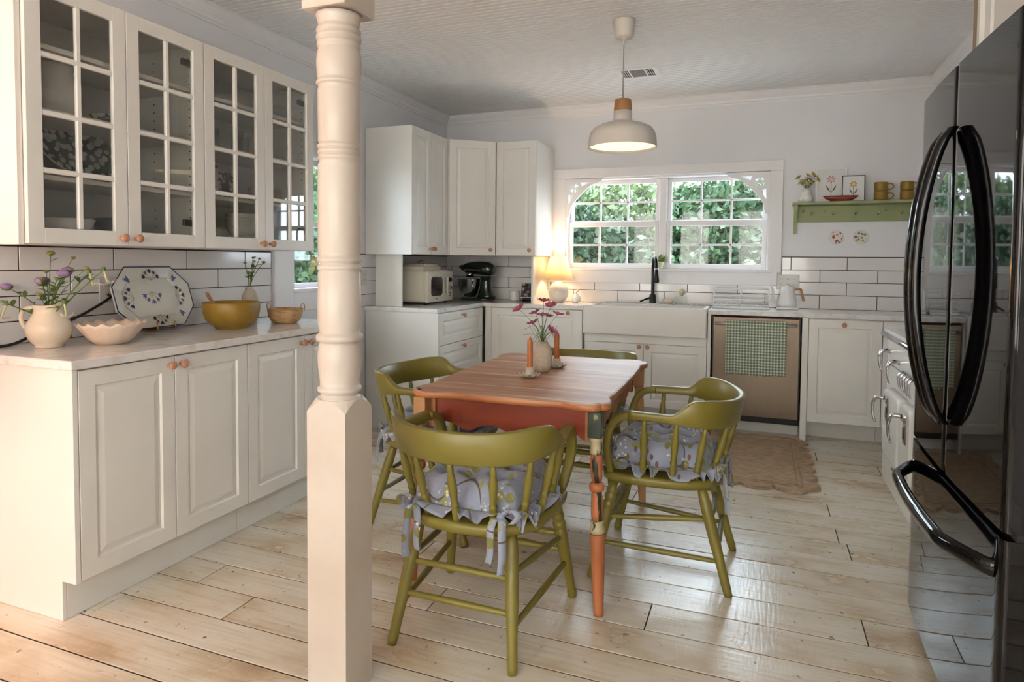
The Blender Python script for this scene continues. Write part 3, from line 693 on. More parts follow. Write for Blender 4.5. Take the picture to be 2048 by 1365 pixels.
# the planks of the top: four boards along the table with hairline joints
mb=MB(); mb.add([p for r in rings for p in r],[(i,(i+1)%n,n+(i+1)%n,n+i) for i in range(n)],True); mb.build('top_bevel',TOPW,tb)
def clip_y(poly,y0,y1):
    for sgn,lim in ((1,y0),(-1,-y1)):
        out=[]
        for i in range(len(poly)):
            p,q=poly[i],poly[(i+1)%len(poly)]; a,b=sgn*p[1]-lim,sgn*q[1]-lim
            if a>=0: out.append(p)
            if (a>=0)!=(b>=0): s_=a/(a-b); out.append((p[0]+(q[0]-p[0])*s_,p[1]+(q[1]-p[1])*s_))
        poly=out
    return poly
inner=[(x,y) for x,y,_ in inset_ring(TZ,.009)]; yc=[-.60,-.33,-.10,.125,.34,.60]
for y0_,y1_ in zip(yc[:-1],yc[1:]): MB().prism(clip_y(inner,y0_+.0007,y1_-.0007),TZ-.020,TZ).build('top_board',TOPW,tb)
# apron boards with wavy lower edge
def apron(half,seed):
    n=60; pts=[]
    for i in range(n+1):
        s=-half+2*half*i/n; q=abs(s)/half
        z=.628-.030*(math.exp(-((q-.52)/.16)**2)) -.020*math.exp(-(q/.13)**2) -.022*smoothstep(.80,.9,q)
        pts.append((s,z))
    return pts
for sgn in (-1,1):
    p=apron(.325,1); poly=p+[(.325,TZ-.026),(-.325,TZ-.026)]
    MB().prism(poly,sgn*.478-.010,sgn*.478+.010,'y').build('apron',APRON,tb)
    p=apron(.50,2); poly=p+[(.50,TZ-.026),(-.50,TZ-.026)]
    MB().prism(poly,sgn*.312-.010,sgn*.312+.010,'x').build('apron',EDGEW,tb)
def turned(p0,p1,prof,n=20):   # prof list of (t,r)
    a,b=Vector(p0),Vector(p1); return MB().tube([a+(b-a)*t for t,_ in prof],[r for _,r in prof],n)
for sx in (-1,1):
    for sy in (-1,1):
        nr=(sx>0 and sy<0); ft=Vector((sx*.372,sy*.556,0)); tp=Vector((sx*.345,sy*.522,TZ-.027)); at=lambda z:tuple(ft+(tp-ft)*(z/(TZ-.027)))
        leg=MB().tube([at(z) for z in (0,.012,.03,.15,.285,.29)],[.0165,.0185,.0185,.0225,.0265,.025],20).build('leg',LEGW if (nr or sx<0) else LEGT,tb)
        q=Vector(at(.68)); MB().box(q.x-.025,q.x+.025,q.y-.025,q.y+.025,.632,TZ-.0275,.002).build('leg_block',DISTR if nr else LEGT,leg)
        seg=[(.29,.021),(.295,.027),(.305,.0275),(.315,.024),(.325,.022),(.333,.0255),(.338,.0225)]
        MB().tube([at(z) for z,_ in seg],[r for _,r in seg],20).build('leg_ring',DISTR3 if nr else LEGT,leg)
        seg=[(.338,.0195),(.36,.0215),(.39,.0215),(.42,.0195),(.44,.0180)]
        MB().tube([at(z) for z,_ in seg],[r for _,r in seg],20).build('leg_turning',DISTR2 if nr else LEGT,leg)
        seg=[(.44,.018),(.443,.0245),(.45,.027),(.462,.027),(.469,.024),(.473,.018)]
        MB().tube([at(z) for z,_ in seg],[r for _,r in seg],20).build('leg_ring',LEGW,leg)
        seg=[(.473,.0175),(.50,.0205),(.53,.0225),(.555,.0225),(.572,.019)]
        MB().tube([at(z) for z,_ in seg],[r for _,r in seg],20).build('leg_turning',DISTR2 if nr else LEGT,leg)
        seg=[(.572,.0185),(.575,.0235),(.582,.0235),(.587,.0205),(.615,.0205),(.619,.0245),(.628,.0245),(.633,.022)]
        MB().tube([at(z) for z,_ in seg],[r for _,r in seg],20).build('leg_ring',DISTR3 if nr else LEGT,leg)

# ---------------------------------------------------------------- captain's chairs
SZ=.430
def seat_outline(ins=0,n=72):
    pts=[]
    for i in range(n):
        a=2*PI*i/n; c,s=math.cos(a),math.sin(a)
        e=2.0/ (7.0 if s>0 else 2.5)
        x=(.260-ins)*math.copysign(abs(c)**e,c); y=((.232 if s>0 else .240)-ins)*math.copysign(abs(s)**e,s)
        if s>0: x*=1.0
        pts.append((x,y))
    return pts
def rail_plan(s):   # s in 0..1 from right front round the back to left front; returns pos, outward normal
    Ls=.16; a=.283; b=.228; y0=-.045
    tot=Ls*2+PI*(a+b)/2; d=s*tot
    if d<Ls: return (a-.014*(1-d/Ls),y0+Ls-d),(1,0)
    if d>tot-Ls: d2=tot-d; return (-(a-.014*(1-d2/Ls)),y0+Ls-d2),(-1,0)
    f=(d-Ls)/(tot-2*Ls)*PI
    x,y=a*math.cos(f),y0-b*math.sin(f); nx,ny=math.cos(f)/a,-math.sin(f)/b; l=math.hypot(nx,ny); return (x,y),(nx/l,ny/l)
def rail_z(y):     # bottom and top of the rail for plan y
    k=smoothstep(-.055,-.125,y) if False else smoothstep(.0,1.0,(-.045-y)/.085)
    zt=.688+.058*k-.012*smoothstep(.35,1,(-.1-y)/.17); zb=.657-.028*smoothstep(.0,1,(-.02-y)/.22); return zb,zt
def chair_proto():
    t=thing('captains_chair','x','chair')
    lv=[(SZ-.042,.030),(SZ-.038,.012),(SZ-.028,.002),(SZ-.012,0),(SZ-.003,.004),(SZ,.014)]
    rings=[[(x,y,z) for x,y in seat_outline(i)] for z,i in lv]; n=72; mb=MB()
    mb.add([p for r in rings for p in r],[(j*n+i,j*n+(i+1)%n,(j+1)*n+(i+1)%n,(j+1)*n+i) for j in range(5) for i in range(n)],True)
    mb.f.append(tuple(reversed(range(n)))); mb.s.append(False); mb.f.append(tuple(5*n+i for i in range(n))); mb.s.append(False)
    mb.build('seat',GREEN,t)
    n=64; v=[];f=[]; th=.0125
    for i in range(n+1):
        (x,y),(nx,ny)=rail_plan(i/n); zb,zt=rail_z(y); lean=.018*smoothstep(.63,.74,zt)
        w1=th+.006*(1-smoothstep(.69,.72,zt)); c=.004
        for (o,z) in ((w1-c,zb),(w1,zb+c),(w1+lean,zt-c),(w1-c+lean,zt),(-w1+c+lean,zt),(-w1+lean,zt-c),(-w1,zb+c),(-w1+c,zb)):
            v.append((x+nx*o,y+ny*o,z))
    for i in range(n):
        for k in range(8): f.append((i*8+k,i*8+(k+1)%8,(i+1)*8+(k+1)%8,(i+1)*8+k))
    f+= [tuple(range(8)),tuple(n*8+k for k in range(8))]
    MB().add(v,f,True).build('back_rail',GREEN,t)
    for sx in (-1,1):
        p=catmull([(sx*.269,.09,.6725),(sx*.268,.132,.666),(sx*.266,.172,.637),(sx*.262,.197,.578),(sx*.246,.200,.50),(sx*.226,.188,SZ-.004)],5)
        m=len(p); v=[];f=[]
        for i,q in enumerate(p):
            a=p[max(i-1,0)];b=p[min(i+1,m-1)]; T=(b-a).normalized(); nn=Vector((1,0,0)).cross(T).normalized()
            wd=.0175; hh=.0150-.003*i/m
            for dx,dn in ((-wd,-hh*.7),(-wd,hh*.7),(-wd*.8,hh),(wd*.8,hh),(wd,hh*.7),(wd,-hh*.7),(wd*.8,-hh),(-wd*.8,-hh)): v.append((q.x+dx,q.y+nn.y*dn,q.z+nn.z*dn))
        for i in range(m-1):
            for k in range(8): f.append((i*8+k,i*8+(k+1)%8,(i+1)*8+(k+1)%8,(i+1)*8+k))
        f+=[tuple(range(8)),tuple((m-1)*8+k for k in range(8))]
        MB().add(v,f,True).build('arm',GREEN,t)
    # spindles
    SP=[(0,.0105),(.05,.0125),(.16,.0135),(.22,.0125),(.25,.0105),(.27,.0135),(.30,.0135),(.32,.0105),(.36,.0115),(.50,.0135),(.62,.0150),(.72,.0125),(.80,.0095),(.84,.0115),(.88,.0095),(1,.0085)]
    tops=[.055,.165,.275,.385,.5,.615,.725,.835,.945]
    for s in tops:
        (x,y),(nx,ny)=rail_plan(s); zb,zt=rail_z(y); b=Vector((x-nx*.052,y-ny*.062+ (.012 if abs(nx)>.9 else 0),SZ-.006)); tpv=Vector((x,y,zb+.012))
        if abs(b.x)>.225: b.x=math.copysign(.225,b.x)
        MB().tube([b+(tpv-b)*q for q,_ in SP],[r for _,r in SP],12).build('spindle',GREEN,t)
    def lp(foot,top): return lambda z: Vector(foot)+(Vector(top)-Vector(foot))*(z/top[2])
    zt=SZ-.034
    RL={};FLG={}
    for sx in (-1,1):
        g=lp((sx*.212,-.262,0),(sx*.165,-.150,zt)); RL[sx]=g
        pr=[(0,.0145),(.02,.0165),(.10,.0175),(.20,.0215),(.30,.0225),(.36,.0195),(zt,.0150)]
        MB().tube([g(z) for z,_ in pr],[r for _,r in pr],16).build('leg',GREEN,t)
        g=lp((sx*.256,.258,0),(sx*.205,.178,zt)); FLG[sx]=g
        pr=[(0,.0155),(.004,.0180),(.022,.0185),(.030,.0155),(.036,.0150),(.10,.0185),(.20,.0225),(.262,.0235),(.275,.0225),(.280,.0185),(.286,.0235),(.300,.0240),(.306,.0195),(.312,.0195),(.318,.0235),(.330,.0235),(.336,.0190),(.342,.0225),(.354,.0225),(.360,.0175),(zt,.0160)]
        MB().tube([g(z) for z,_ in pr],[r for _,r in pr],16).build('leg',GREEN,t)
    ST=[(0,.0085),(.1,.0095),(.5,.0118),(.9,.0095),(1,.0085)]
    def rung(a,b,pr=ST,nm='stretcher'): MB().tube([a+(b-a)*q for q,_ in pr],[r for _,r in pr],10).build(nm,GREEN,t)
    for z in (.160,.258): rung(RL[-1](z),RL[1](z))
    for sx in (-1,1):
        rung(RL[sx](.122),FLG[sx](.145)); rung(RL[sx](.272),FLG[sx](.245))
    TR=[(0,.008),(.06,.0095),(.10,.014),(.13,.0105),(.16,.0155),(.19,.0105),(.30,.0145),(.36,.0165),(.42,.0115),(.45,.0165),(.5,.0180),(.55,.0165),(.58,.0115),(.64,.0165),(.70,.0145),(.81,.0105),(.84,.0155),(.87,.0105),(.90,.014),(.94,.0095),(1,.008)]
    for z in (.19,.255): rung(FLG[-1](z),FLG[1](z),TR)
    return t
def fabric_mat():
    m=bpy.data.materials.new('floral_cotton'); m.use_nodes=True; nt=m.node_tree; N=nt.nodes; L=nt.links; b=N['Principled BSDF']; b.inputs['Roughness'].default_value=.85; b.inputs['Sheen Weight'].default_value=.3
    tc=N.new('ShaderNodeTexCoord'); oi=N.new('ShaderNodeObjectInfo'); ad=N.new('ShaderNodeVectorMath'); ad.operation='ADD'
    L.new(tc.outputs['Object'],ad.inputs[0]); L.new(oi.outputs['Random'],ad.inputs[1])
    def vor(s,feat='F1',st=(1,1,1),rot=0):
        mp=N.new('ShaderNodeMapping'); mp.inputs['Scale'].default_value=st; mp.inputs['Rotation'].default_value=(0,0,rot); L.new(ad.outputs[0],mp.inputs[0])
        v=N.new('ShaderNodeTexVoronoi'); v.inputs['Scale'].default_value=s; v.feature=feat; L.new(mp.outputs[0],v.inputs['Vector']); return v
    def mask(src,lo,hi):
        r=N.new('ShaderNodeValToRGB'); r.color_ramp.elements[0].position=lo; r.color_ramp.elements[0].color=(1,1,1,1); r.color_ramp.elements[1].position=hi; r.color_ramp.elements[1].color=(0,0,0,1); L.new(src,r.inputs[0]); return r.outputs[0]
    def mix(fac,a,c):
        mx=N.new('ShaderNodeMix'); mx.data_type='RGBA'; L.new(fac,mx.inputs['Factor']); L.new(a,mx.inputs[6]); mx.inputs[7].default_value=(*c,1); return mx.outputs[2]
    n=N.new('ShaderNodeTexNoise'); n.inputs['Scale'].default_value=7; L.new(ad.outputs[0],n.inputs['Vector'])
    r=N.new('ShaderNodeValToRGB'); r.color_ramp.elements[0].color=(.20,.235,.325,1); r.color_ramp.elements[1].color=(.35,.37,.455,1); L.new(n.outputs['Fac'],r.inputs[0])
    c=r.outputs[0]
    # stems: thin contour lines of a noise field
    n2=N.new('ShaderNodeTexNoise'); n2.inputs['Scale'].default_value=5.5; n2.inputs['Detail'].default_value=0; L.new(ad.outputs[0],n2.inputs['Vector'])
    ma=N.new('ShaderNodeMath'); ma.operation='SUBTRACT'; ma.inputs[1].default_value=.5; L.new(n2.outputs['Fac'],ma.inputs[0]); ab=N.new('ShaderNodeMath'); ab.operation='ABSOLUTE'; L.new(ma.outputs[0],ab.inputs[0])
    c=mix(mask(ab.outputs[0],.004,.010),c,(.10,.07,.04))
    c=mix(mask(vor(10,st=(1,2.4,1.6),rot=.6).outputs['Distance'],.26,.30),c,(.20,.19,.06))
    c=mix(mask(vor(9,st=(2.3,1,1.5),rot=-.5).outputs['Distance'],.22,.25),c,(.28,.28,.09))
    c=mix(mask(vor(9,st=(1,2.2,1.3),rot=1.2).outputs['Distance'],.12,.15),c,(.16,.075,.055))
    nw=N.new('ShaderNodeTexNoise'); nw.inputs['Scale'].default_value=11; L.new(ad.outputs[0],nw.inputs['Vector']); rw=N.new('ShaderNodeValToRGB'); rw.color_ramp.elements[0].position=.54; rw.color_ramp.elements[1].position=.60; L.new(nw.outputs['Fac'],rw.inputs[0])
    mw_=N.new('ShaderNodeMath'); mw_.operation='MULTIPLY'; L.new(mask(vor(62).outputs['Distance'],.25,.40),mw_.inputs[0]); L.new(rw.outputs[0],mw_.inputs[1]); c=mix(mw_.outputs[0],c,(.66,.62,.56))
    L.new(c,b.inputs['Base Color'])
    n3=N.new('ShaderNodeTexNoise'); n3.inputs['Scale'].default_value=28; L.new(ad.outputs[0],n3.inputs['Vector']); bp=N.new('ShaderNodeBump'); bp.inputs['Strength'].default_value=.35; bp.inputs['Distance'].default_value=.012; L.new(n3.outputs['Fac'],bp.inputs['Height']); L.new(bp.outputs[0],b.inputs['Normal'])
    return m
FAB=fabric_mat()
def ribbon(path,wd,twist=0):
    p=catmull(path,5); m=len(p); v=[];f=[]
    for i,q in enumerate(p):
        a=.4+twist*i/m; d=Vector((math.cos(a),math.sin(a),0))*wd*.5
        nn=Vector((-math.sin(a),math.cos(a),0))*.0008
        v+= [q-d-nn,q+d-nn,q+d+nn,q-d+nn]
    for i in range(m-1):
        for k in range(4): f.append((i*4+k,i*4+(k+1)%4,(i+1)*4+(k+1)%4,(i+1)*4+k))
    f+=[(0,1,2,3),tuple((m-1)*4+k for k in range(4))]
    return MB().add(v,f,True)
def cushion_proto():
    t=thing('seat_cushion','x','cushion'); nu=44; A=.204
    def sq(u,v,rr): # square to rounded square
        e=1.0; x,y=2*u-1,2*v-1
        return x*math.sqrt(max(0,1-y*y*.22)),y*math.sqrt(max(0,1-x*x*.22))
    def hgt(x,y):
        edge=max(0,1-max(abs(x),abs(y))**6)**.5
        tuft=0
        for tx in (-.52,0,.52):
            for ty in (-.52,0,.52): tuft+=math.exp(-((x-tx)**2+(y-ty)**2)/.022)
        crease=sum(math.exp(-((x-tx)/.06)**2) for tx in (-.52,0,.52))*.25+sum(math.exp(-((y-ty)/.06)**2) for ty in (-.52,0,.52))*.25
        return edge*(.108-.044*min(1,tuft)-.016*min(1,crease))
    def topf(u,v):
        x,y=2*u-1,2*v-1; X,Y=sq(u,v,0); return (X*A,Y*A+.016,.026+hgt(x,y)*.92)
    def botf(u,v):
        x,y=2*u-1,2*v-1; X,Y=sq(u,v,0); e=max(0,1-max(abs(x),abs(y))**6)**.5; return (X*A,Y*A+.016,.026-.024*e)
    mb=MB().grid(topf,nu,nu); mb.grid(botf,nu,nu); mb.build('pad',FAB,t)
    # gathered ruffle round the edge
    n=300; nv=5; v=[];f=[]; rr=random.Random(5); ph=[rr.uniform(0,6) for _ in range(4)]
    def edgep(s):
        s=s*4; k=int(s)%4; q=s-int(s); a=[(0,0),(1,0),(1,1),(0,1)][k]; b=[(1,0),(1,1),(0,1),(0,0)][k]; u=a[0]+(b[0]-a[0])*q; w_=a[1]+(b[1]-a[1])*q; X,Y=sq(u,w_,0); return X*A,Y*A+.016
    for i in range(n):
        s=i/n; x,y=edgep(s); l=math.hypot(x,y-.016); nx,ny=x/l,(y-.016)/l
        wv=math.sin(2*PI*23*s+ph[0]+2.4*math.sin(2*PI*7*s)+1.5*math.sin(2*PI*3*s))*(1+.5*math.sin(2*PI*5*s)); wv2=math.cos(2*PI*26*s+ph[1]); 
        for j in range(nv):
            q=j/(nv-1); o=.052*q*(1+.30*math.sin(2*PI*9*s+ph[2])); tx,ty=-ny,nx
            v.append((x+nx*o+tx*.007*wv2*q,y+ny*o+ty*.007*wv2*q,.028+.020*wv*q-.010*q*q+.006*math.sin(2*PI*3*s+ph[3])*q))
    for i in range(n):
        for j in range(nv-1): f.append((i*nv+j,((i+1)%n)*nv+j,((i+1)%n)*nv+j+1,i*nv+j+1))
    o=MB().add(v,f,True).build('ruffle',FAB,t)
    md=o.modifiers.new('thick','SOLIDIFY'); md.thickness=.0014
    for sx in (-1,1):
        k=(sx*.150,-.200,.030)
        tie=MB().lathe([(0,-.014),(.010,-.010),(.014,0),(.010,.010),(0,.014)],10,(k[0],k[1]-.01,k[2])).build('tie_knot',FAB,t)
        ribbon([(k[0],k[1]-.012,k[2]),(k[0]+sx*.012,k[1]-.032,k[2]-.005),(k[0]+sx*.016,k[1]-.040,k[2]-.05),(k[0]+sx*.020,k[1]-.046,k[2]-.115),(k[0]+sx*.016,k[1]-.05,k[2]-.165)],.026,.5).build('ribbon',FAB,tie)
        ribbon([(k[0],k[1]-.012,k[2]),(k[0]-sx*.014,k[1]-.034,k[2]-.004),(k[0]-sx*.022,k[1]-.042,k[2]-.04),(k[0]-sx*.020,k[1]-.048,k[2]-.10),(k[0]-sx*.026,k[1]-.050,k[2]-.135)],.024,-.8).build('ribbon',FAB,tie)
        ribbon([(k[0],k[1]-.010,k[2]),(k[0]+sx*.035,k[1]-.018,k[2]+.030),(k[0]+sx*.060,k[1]-.016,k[2]+.010),(k[0]+sx*.030,k[1]-.020,k[2]-.018),(k[0],k[1]-.012,k[2])],.022,.3).build('bow_loop',FAB,tie)
    return t
cp=chair_proto(); cu=cushion_proto()
CH=[(-.888,2.045,0,'olive green captain\'s chair with its back to the camera, nearest in view','nearest in view'),
    (-.345,2.728,PI/2,'olive green captain\'s chair on the right side of the table, facing left','chair on the right side of the table'),
    (-1.448,2.785,-PI/2,'olive green captain\'s chair on the left side of the table, beside the column','chair on the left side of the table'),
    (-.93,3.480,PI,'olive green captain\'s chair at the far end of the table, mostly hidden','far chair')]
CL=['blue-grey floral ruffled cushion on the chair nearest the camera','blue-grey floral ruffled cushion on the right-hand chair','blue-grey floral ruffled cushion on the left-hand chair','blue-grey floral ruffled cushion on the far chair, under the table edge']
for i,(x,y,rz,lb_,_) in enumerate(CH):
    if i==0: a,b=cp,cu; a.location=(x,y,0); b.location=(x,y,SZ+.0005); a.rotation_euler.z=rz; b.rotation_euler.z=rz
    else: a=copy_tree(cp,(x,y,0),rz); b=copy_tree(cu,(x,y,SZ+.0005),rz)
    a['label']=lb_; a['group']='olive captain\'s chairs round the table'; b['label']=CL[i]; b['group']='floral seat cushions'

# ---------------------------------------------------------------- scalloped jute rug
def rug():
    x0,x1,y0,y1=-.62,.285,3.86,4.96
    def lobe(a,b,n,amp):  # scallops along a->b
        out=[]; a=Vector(a); b=Vector(b); d=(b-a); L_=d.length; d.normalize(); nn=Vector((d.y,-d.x))
        for k in range(n):
            for i in range(8):
                q=i/8; out.append(a+d*(L_*(k+q)/n)+nn*amp*math.sin(PI*q)**.7)
        return out
    pts=lobe((x0,y0),(x1,y0),5,.065)+lobe((x1,y0),(x1,y1),7,.060)+lobe((x1,y1),(x0,y1),5,.060)+lobe((x0,y1),(x0,y0),7,.060)
    m=wood_mat('jute_weave',(.35,.235,.145),(.46,.33,.22),(.54,.41,.29),18,(1,4,1),.95,spec=.1)
    t=thing('scalloped_rug','tan jute rug with scalloped edge in front of the sink and dishwasher','rug',(0,0,0))
    MB().prism([(p.x,p.y) for p in pts],.0008,.011).build('rug_body',m,t)
    mb=MB(); r=[(p.x*.93-.012,p.y*.93+.31,.0115) for p in pts]
    for k,s in enumerate((.995,.93,.87)):
        c=Vector(((x0+x1)/2,(y0+y1)/2)); path=[(c.x+(p.x-c.x)*s*.985,c.y+(p.y-c.y)*s*.985,.0118) for p in pts] if k==0 else [(c.x+(p[0])*s,c.y+(p[1])*s,.0112) for p in [(-.45,-.55),(.45,-.55),(.45,.55),(-.45,.55)]]
        MB().tube(path,.0045,6,True).build('braid',m,t)
rug()
# ---------------------------------------------------------------- refrigerator
fr=thing('refrigerator','glossy black french-door refrigerator with bowed handles on the right','refrigerator',(.523,2.622,0),-PI/2); FW=.915
def bowed(x0,x1,z0,z1,yb,n=26,bow=.012,r=.012):
    mb=MB(); c=[]
    for i in range(n+1):
        x=x0+(x1-x0)*i/n; yv=-bow*(1-((x-FW/2)/(FW/2))**2)-.004
        d=min(x-x0,x1-x); 
        if d<r: yv+=r-math.sqrt(max(0,r*r-(r-d)**2))
        c.append((x,yv))
    pts=[c[0]]
    xs=sorted(set([x0+r*q for q in (0,.1,.25,.5,1)]+[x1-r*q for q in (0,.1,.25,.5,1)]+[x0+r+(x1-x0-2*r)*i/n for i in range(n+1)]))
    c=[]
    for x in xs:
        yv=-bow*(1-((x-FW/2)/(FW/2))**2)-.004; d=min(x-x0,x1-x)
        if d<r: yv+=r-math.sqrt(max(0,r*r-(r-d)**2))
        c.append((x,yv))
    m=len(c); mb.add([(x,y,z) for z in (z0,z1) for x,y in c],[(i,i+1,m+i+1,m+i) for i in range(m-1)],True)
    for z,rev in ((z0,True),(z1,False)):
        v=[(x,y,z) for x,y in c]+[(x1,yb,z),(x0,yb,z)]; mb.add(v,[tuple(range(len(v)))])
    for x,y in (c[0],c[-1]): mb.add([(x,y,z0),(x,y,z1),(x,yb,z1),(x,yb,z0)],[(0,1,2,3)])
    mb.add([(x0,yb,z0),(x1,yb,z0),(x1,yb,z1),(x0,yb,z1)],[(0,1,2,3)])
    return mb
MB().box(.004,FW-.004,.075,.625,.025,1.80,.004).build('body',mat('black_side',(.012,.012,.013),.4,var=.1),fr)
dl=bowed(0,FW/2-.003,.662,1.822,.07).build('door',BLACKG,fr); dr_=bowed(FW/2+.003,FW,.662,1.822,.07).build('door',BLACKG,fr)
fz=bowed(0,FW,.055,.645,.07).build('freezer_drawer',BLACKG,fr)
MB().box(.02,FW-.02,.03,.4,.0,.05,.003).build('kick_plate',BLACK,fr); MB().box(.002,FW-.002,.02,.07,.640,.668,.002).build('gasket',DARKV,fr)
for sx,d in ((-1,dl),(1,dr_)):
    xh=FW/2+sx*.040; y0=-.026; path=[]; n=26; v=[];f=[]
    for i in range(n+1):
        q=i/n; z=.812+(1.640-.812)*q; o=.078*math.sin(PI*q)**.62; wd=.024+.004*abs(2*q-1)**3; th=.015
        dq=.001; dzo=(.078*math.sin(PI*min(1,q+.02))**.62-.078*math.sin(PI*max(0,q-.02))**.62)
        for a in range(10):
            an=2*PI*(a+.5)/10; v.append((xh+wd*math.copysign(abs(math.cos(an))**.6,math.cos(an))-sx*.006*math.sin(PI*q),y0-o+th*math.sin(an)-.006,z))
    for i in range(n):
        for a in range(10): f.append((i*10+a,i*10+(a+1)%10,(i+1)*10+(a+1)%10,(i+1)*10+a))
    f+=[tuple(range(10)),tuple(n*10+a for a in range(10))]
    MB().add(v,f,True).build('handle',BLACKG,d)
n=40; v=[];f=[]
for i in range(n+1):
    q=i/n; x=.045+(FW-.09)*q; o=.085*min(1,math.sin(PI*q)*1.9)**.7*(.82+.18*math.sin(PI*q)); yv=-.012*(1-((x-FW/2)/(FW/2))**2)-o+.004
    for a in range(10):
        an=2*PI*(a+.5)/10; v.append((x,yv+.017*math.cos(an),.560+.022*math.sin(an)))
for i in range(n):
    for a in range(10): f.append((i*10+a,i*10+(a+1)%10,(i+1)*10+(a+1)%10,(i+1)*10+a))
f+=[tuple(range(10)),tuple(n*10+a for a in range(10))]
MB().add(v,f,True).build('handle',BLACKG,fz)
# cabinet above the refrigerator
t=thing('over_fridge_cabinet','white cabinet with a filler strip coloured as if in shade above the black refrigerator','cabinet',(.67,2.68,1.86),-PI/2)
SHADE_TAN=mat('shadow_tan_paint',(.36,.27,.15),.6,var=.1)  # the filler strip's shade is put into this tan colour
MB().box(.0,1.0,.02,.48,0,ZC-1.86-.002,.002).build('body',CABW,t); MB().box(-.002,.085,.0,.02,0,ZC-1.86-.002,.002).build('filler',SHADE_TAN,t); MB().box(.085,.118,-.012,.02,0,ZC-1.86-.002,.004).build('moulding',CABW,t)
panel_door(t,.118,.0,.44,.66,y=.02); panel_door(t,.56,.0,.44,.66,y=.02)

# ---------------------------------------------------------------- vintage range
rg=thing('vintage_range','white enamel vintage range with chrome lever handles beside the refrigerator','stove',(.70,4.315,0),-PI/2); RW=.93; RD=.455
MB().box(0,RW,.012,RD,.20,.845,.012).build('body',ENAM,rg); MB().box(.01,RW-.01,.0,RD,.0,.20,.006).build('base',ENAM,rg)
tp=MB().box(-.012,RW+.012,-.012,RD,.862,.885,.008).build('cooktop',ENAM,rg)
mb=MB(); mb.tube([(-.012,RD-.05,.855),(-.012,.0,.855),(-.002,-.012,.855),(RW+.002,-.012,.855),(RW+.012,0,.855),(RW+.012,RD-.05,.855)],.015,10); mb.build('chrome_band',mat('blued_chrome',(.42,.47,.54),.12,1,var=.1),tp)
for i in range(2):
    for j in range(2):
        cx,cy=.30+.36*i,.13+.19*j; g=MB(); g.tube([(cx+.075*math.cos(a*PI/12),cy+.075*math.sin(a*PI/12),.900) for a in range(24)],.006,6,True)
        for a in range(4): g.box(cx-.075 if a%2 else cx-.005,cx+.075 if a%2 else cx+.005,cy-.005 if a%2 else cy-.075,cy+.005 if a%2 else cy+.075,.8855,.905,.001)
        g.build('burner_grate',BLACK,tp)
MB().box(0,RW,RD-.03,RD,.885,1.02,.01).build('backsplash',ENAM,rg)
MB().box(.004,RW-.004,.004,.02,.690,.692).build('panel_seam',mat('seam_grey',(.3,.29,.27),.5),rg)
def rdoor(x0,x1,z0,z1,nm='oven_door'):
    mb=MB(); pl=rrect(x0,x1,z0,z1,.045,6); n=len(pl); cx,cz=(x0+x1)/2,(z0+z1)/2
    lv=[(.010,1,0),(-.022,1,0),(-.032,1,.006),(-.037,1,.016)]
    v=[];f=[]
    for y,_,ins in lv:
        for a,b in rrect(x0+ins,x1-ins,z0+ins,z1-ins,.045-ins*.5,6): v.append((a,y,b))
    for r in range(3):
        for i in range(n): f.append((r*n+i,r*n+(i+1)%n,(r+1)*n+(i+1)%n,(r+1)*n+i))
    mb.add(v,f,True); mb.f.append(tuple(3*n+i for i in range(n))); mb.s.append(False); mb.f.append(tuple(reversed(range(n)))); mb.s.append(False)
    return mb.build(nm,ENAM,rg)
d1=rdoor(.20,.62,.20,.575); d2=rdoor(.645,.905,.20,.575)
def lever(par,x,y,z,s=1.0,m=CHROME,nm='lever_handle'):
    p=catmull([(x,y+.002,z),(x,y-.022*s,z+.006*s),(x,y-.045*s,z+.002*s),(x,y-.058*s,z-.03*s),(x,y-.054*s,z-.075*s),(x,y-.044*s,z-.115*s)],4)
    mb=MB().tube(p,[(.013-.008*i/len(p))*s for i in range(len(p))],10)
    return mb.build(nm,m,par)
lever(rg,.10,.012,.76); lever(rg,.36,.012,.73)
for i in range(5): lever(rg,.56+.062*i,.012,.705-.0*i,.72,CHROME,'burner_valve')
for dd,xx in ((d1,.34),(d2,.80)):
    mb=MB(); mb.box(xx-.045,xx+.045,-.052,-.030,.50,.545,.010); mb.tube(catmull([(xx-.02,-.05,.53),(xx-.03,-.085,.528),(xx-.04,-.100,.49),(xx-.042,-.098,.43),(xx-.04,-.086,.39)],4),[.012-.006*i/16 for i in range(17)],10); mb.box(xx-.02,xx+.035,-.044,-.034,.40,.505,.012)
    mb.build('latch_handle',CHROME,dd); MB().box(xx-.008,xx+.025,-.0475,-.0435,.425,.485,.004).build('latch_plate',mat('copper',(.45,.22,.13),.25,1,var=.1),dd)
MB().box(.30,.36,-.004,.006,.135,.145).build('drawer_slot',BLACK,rg)

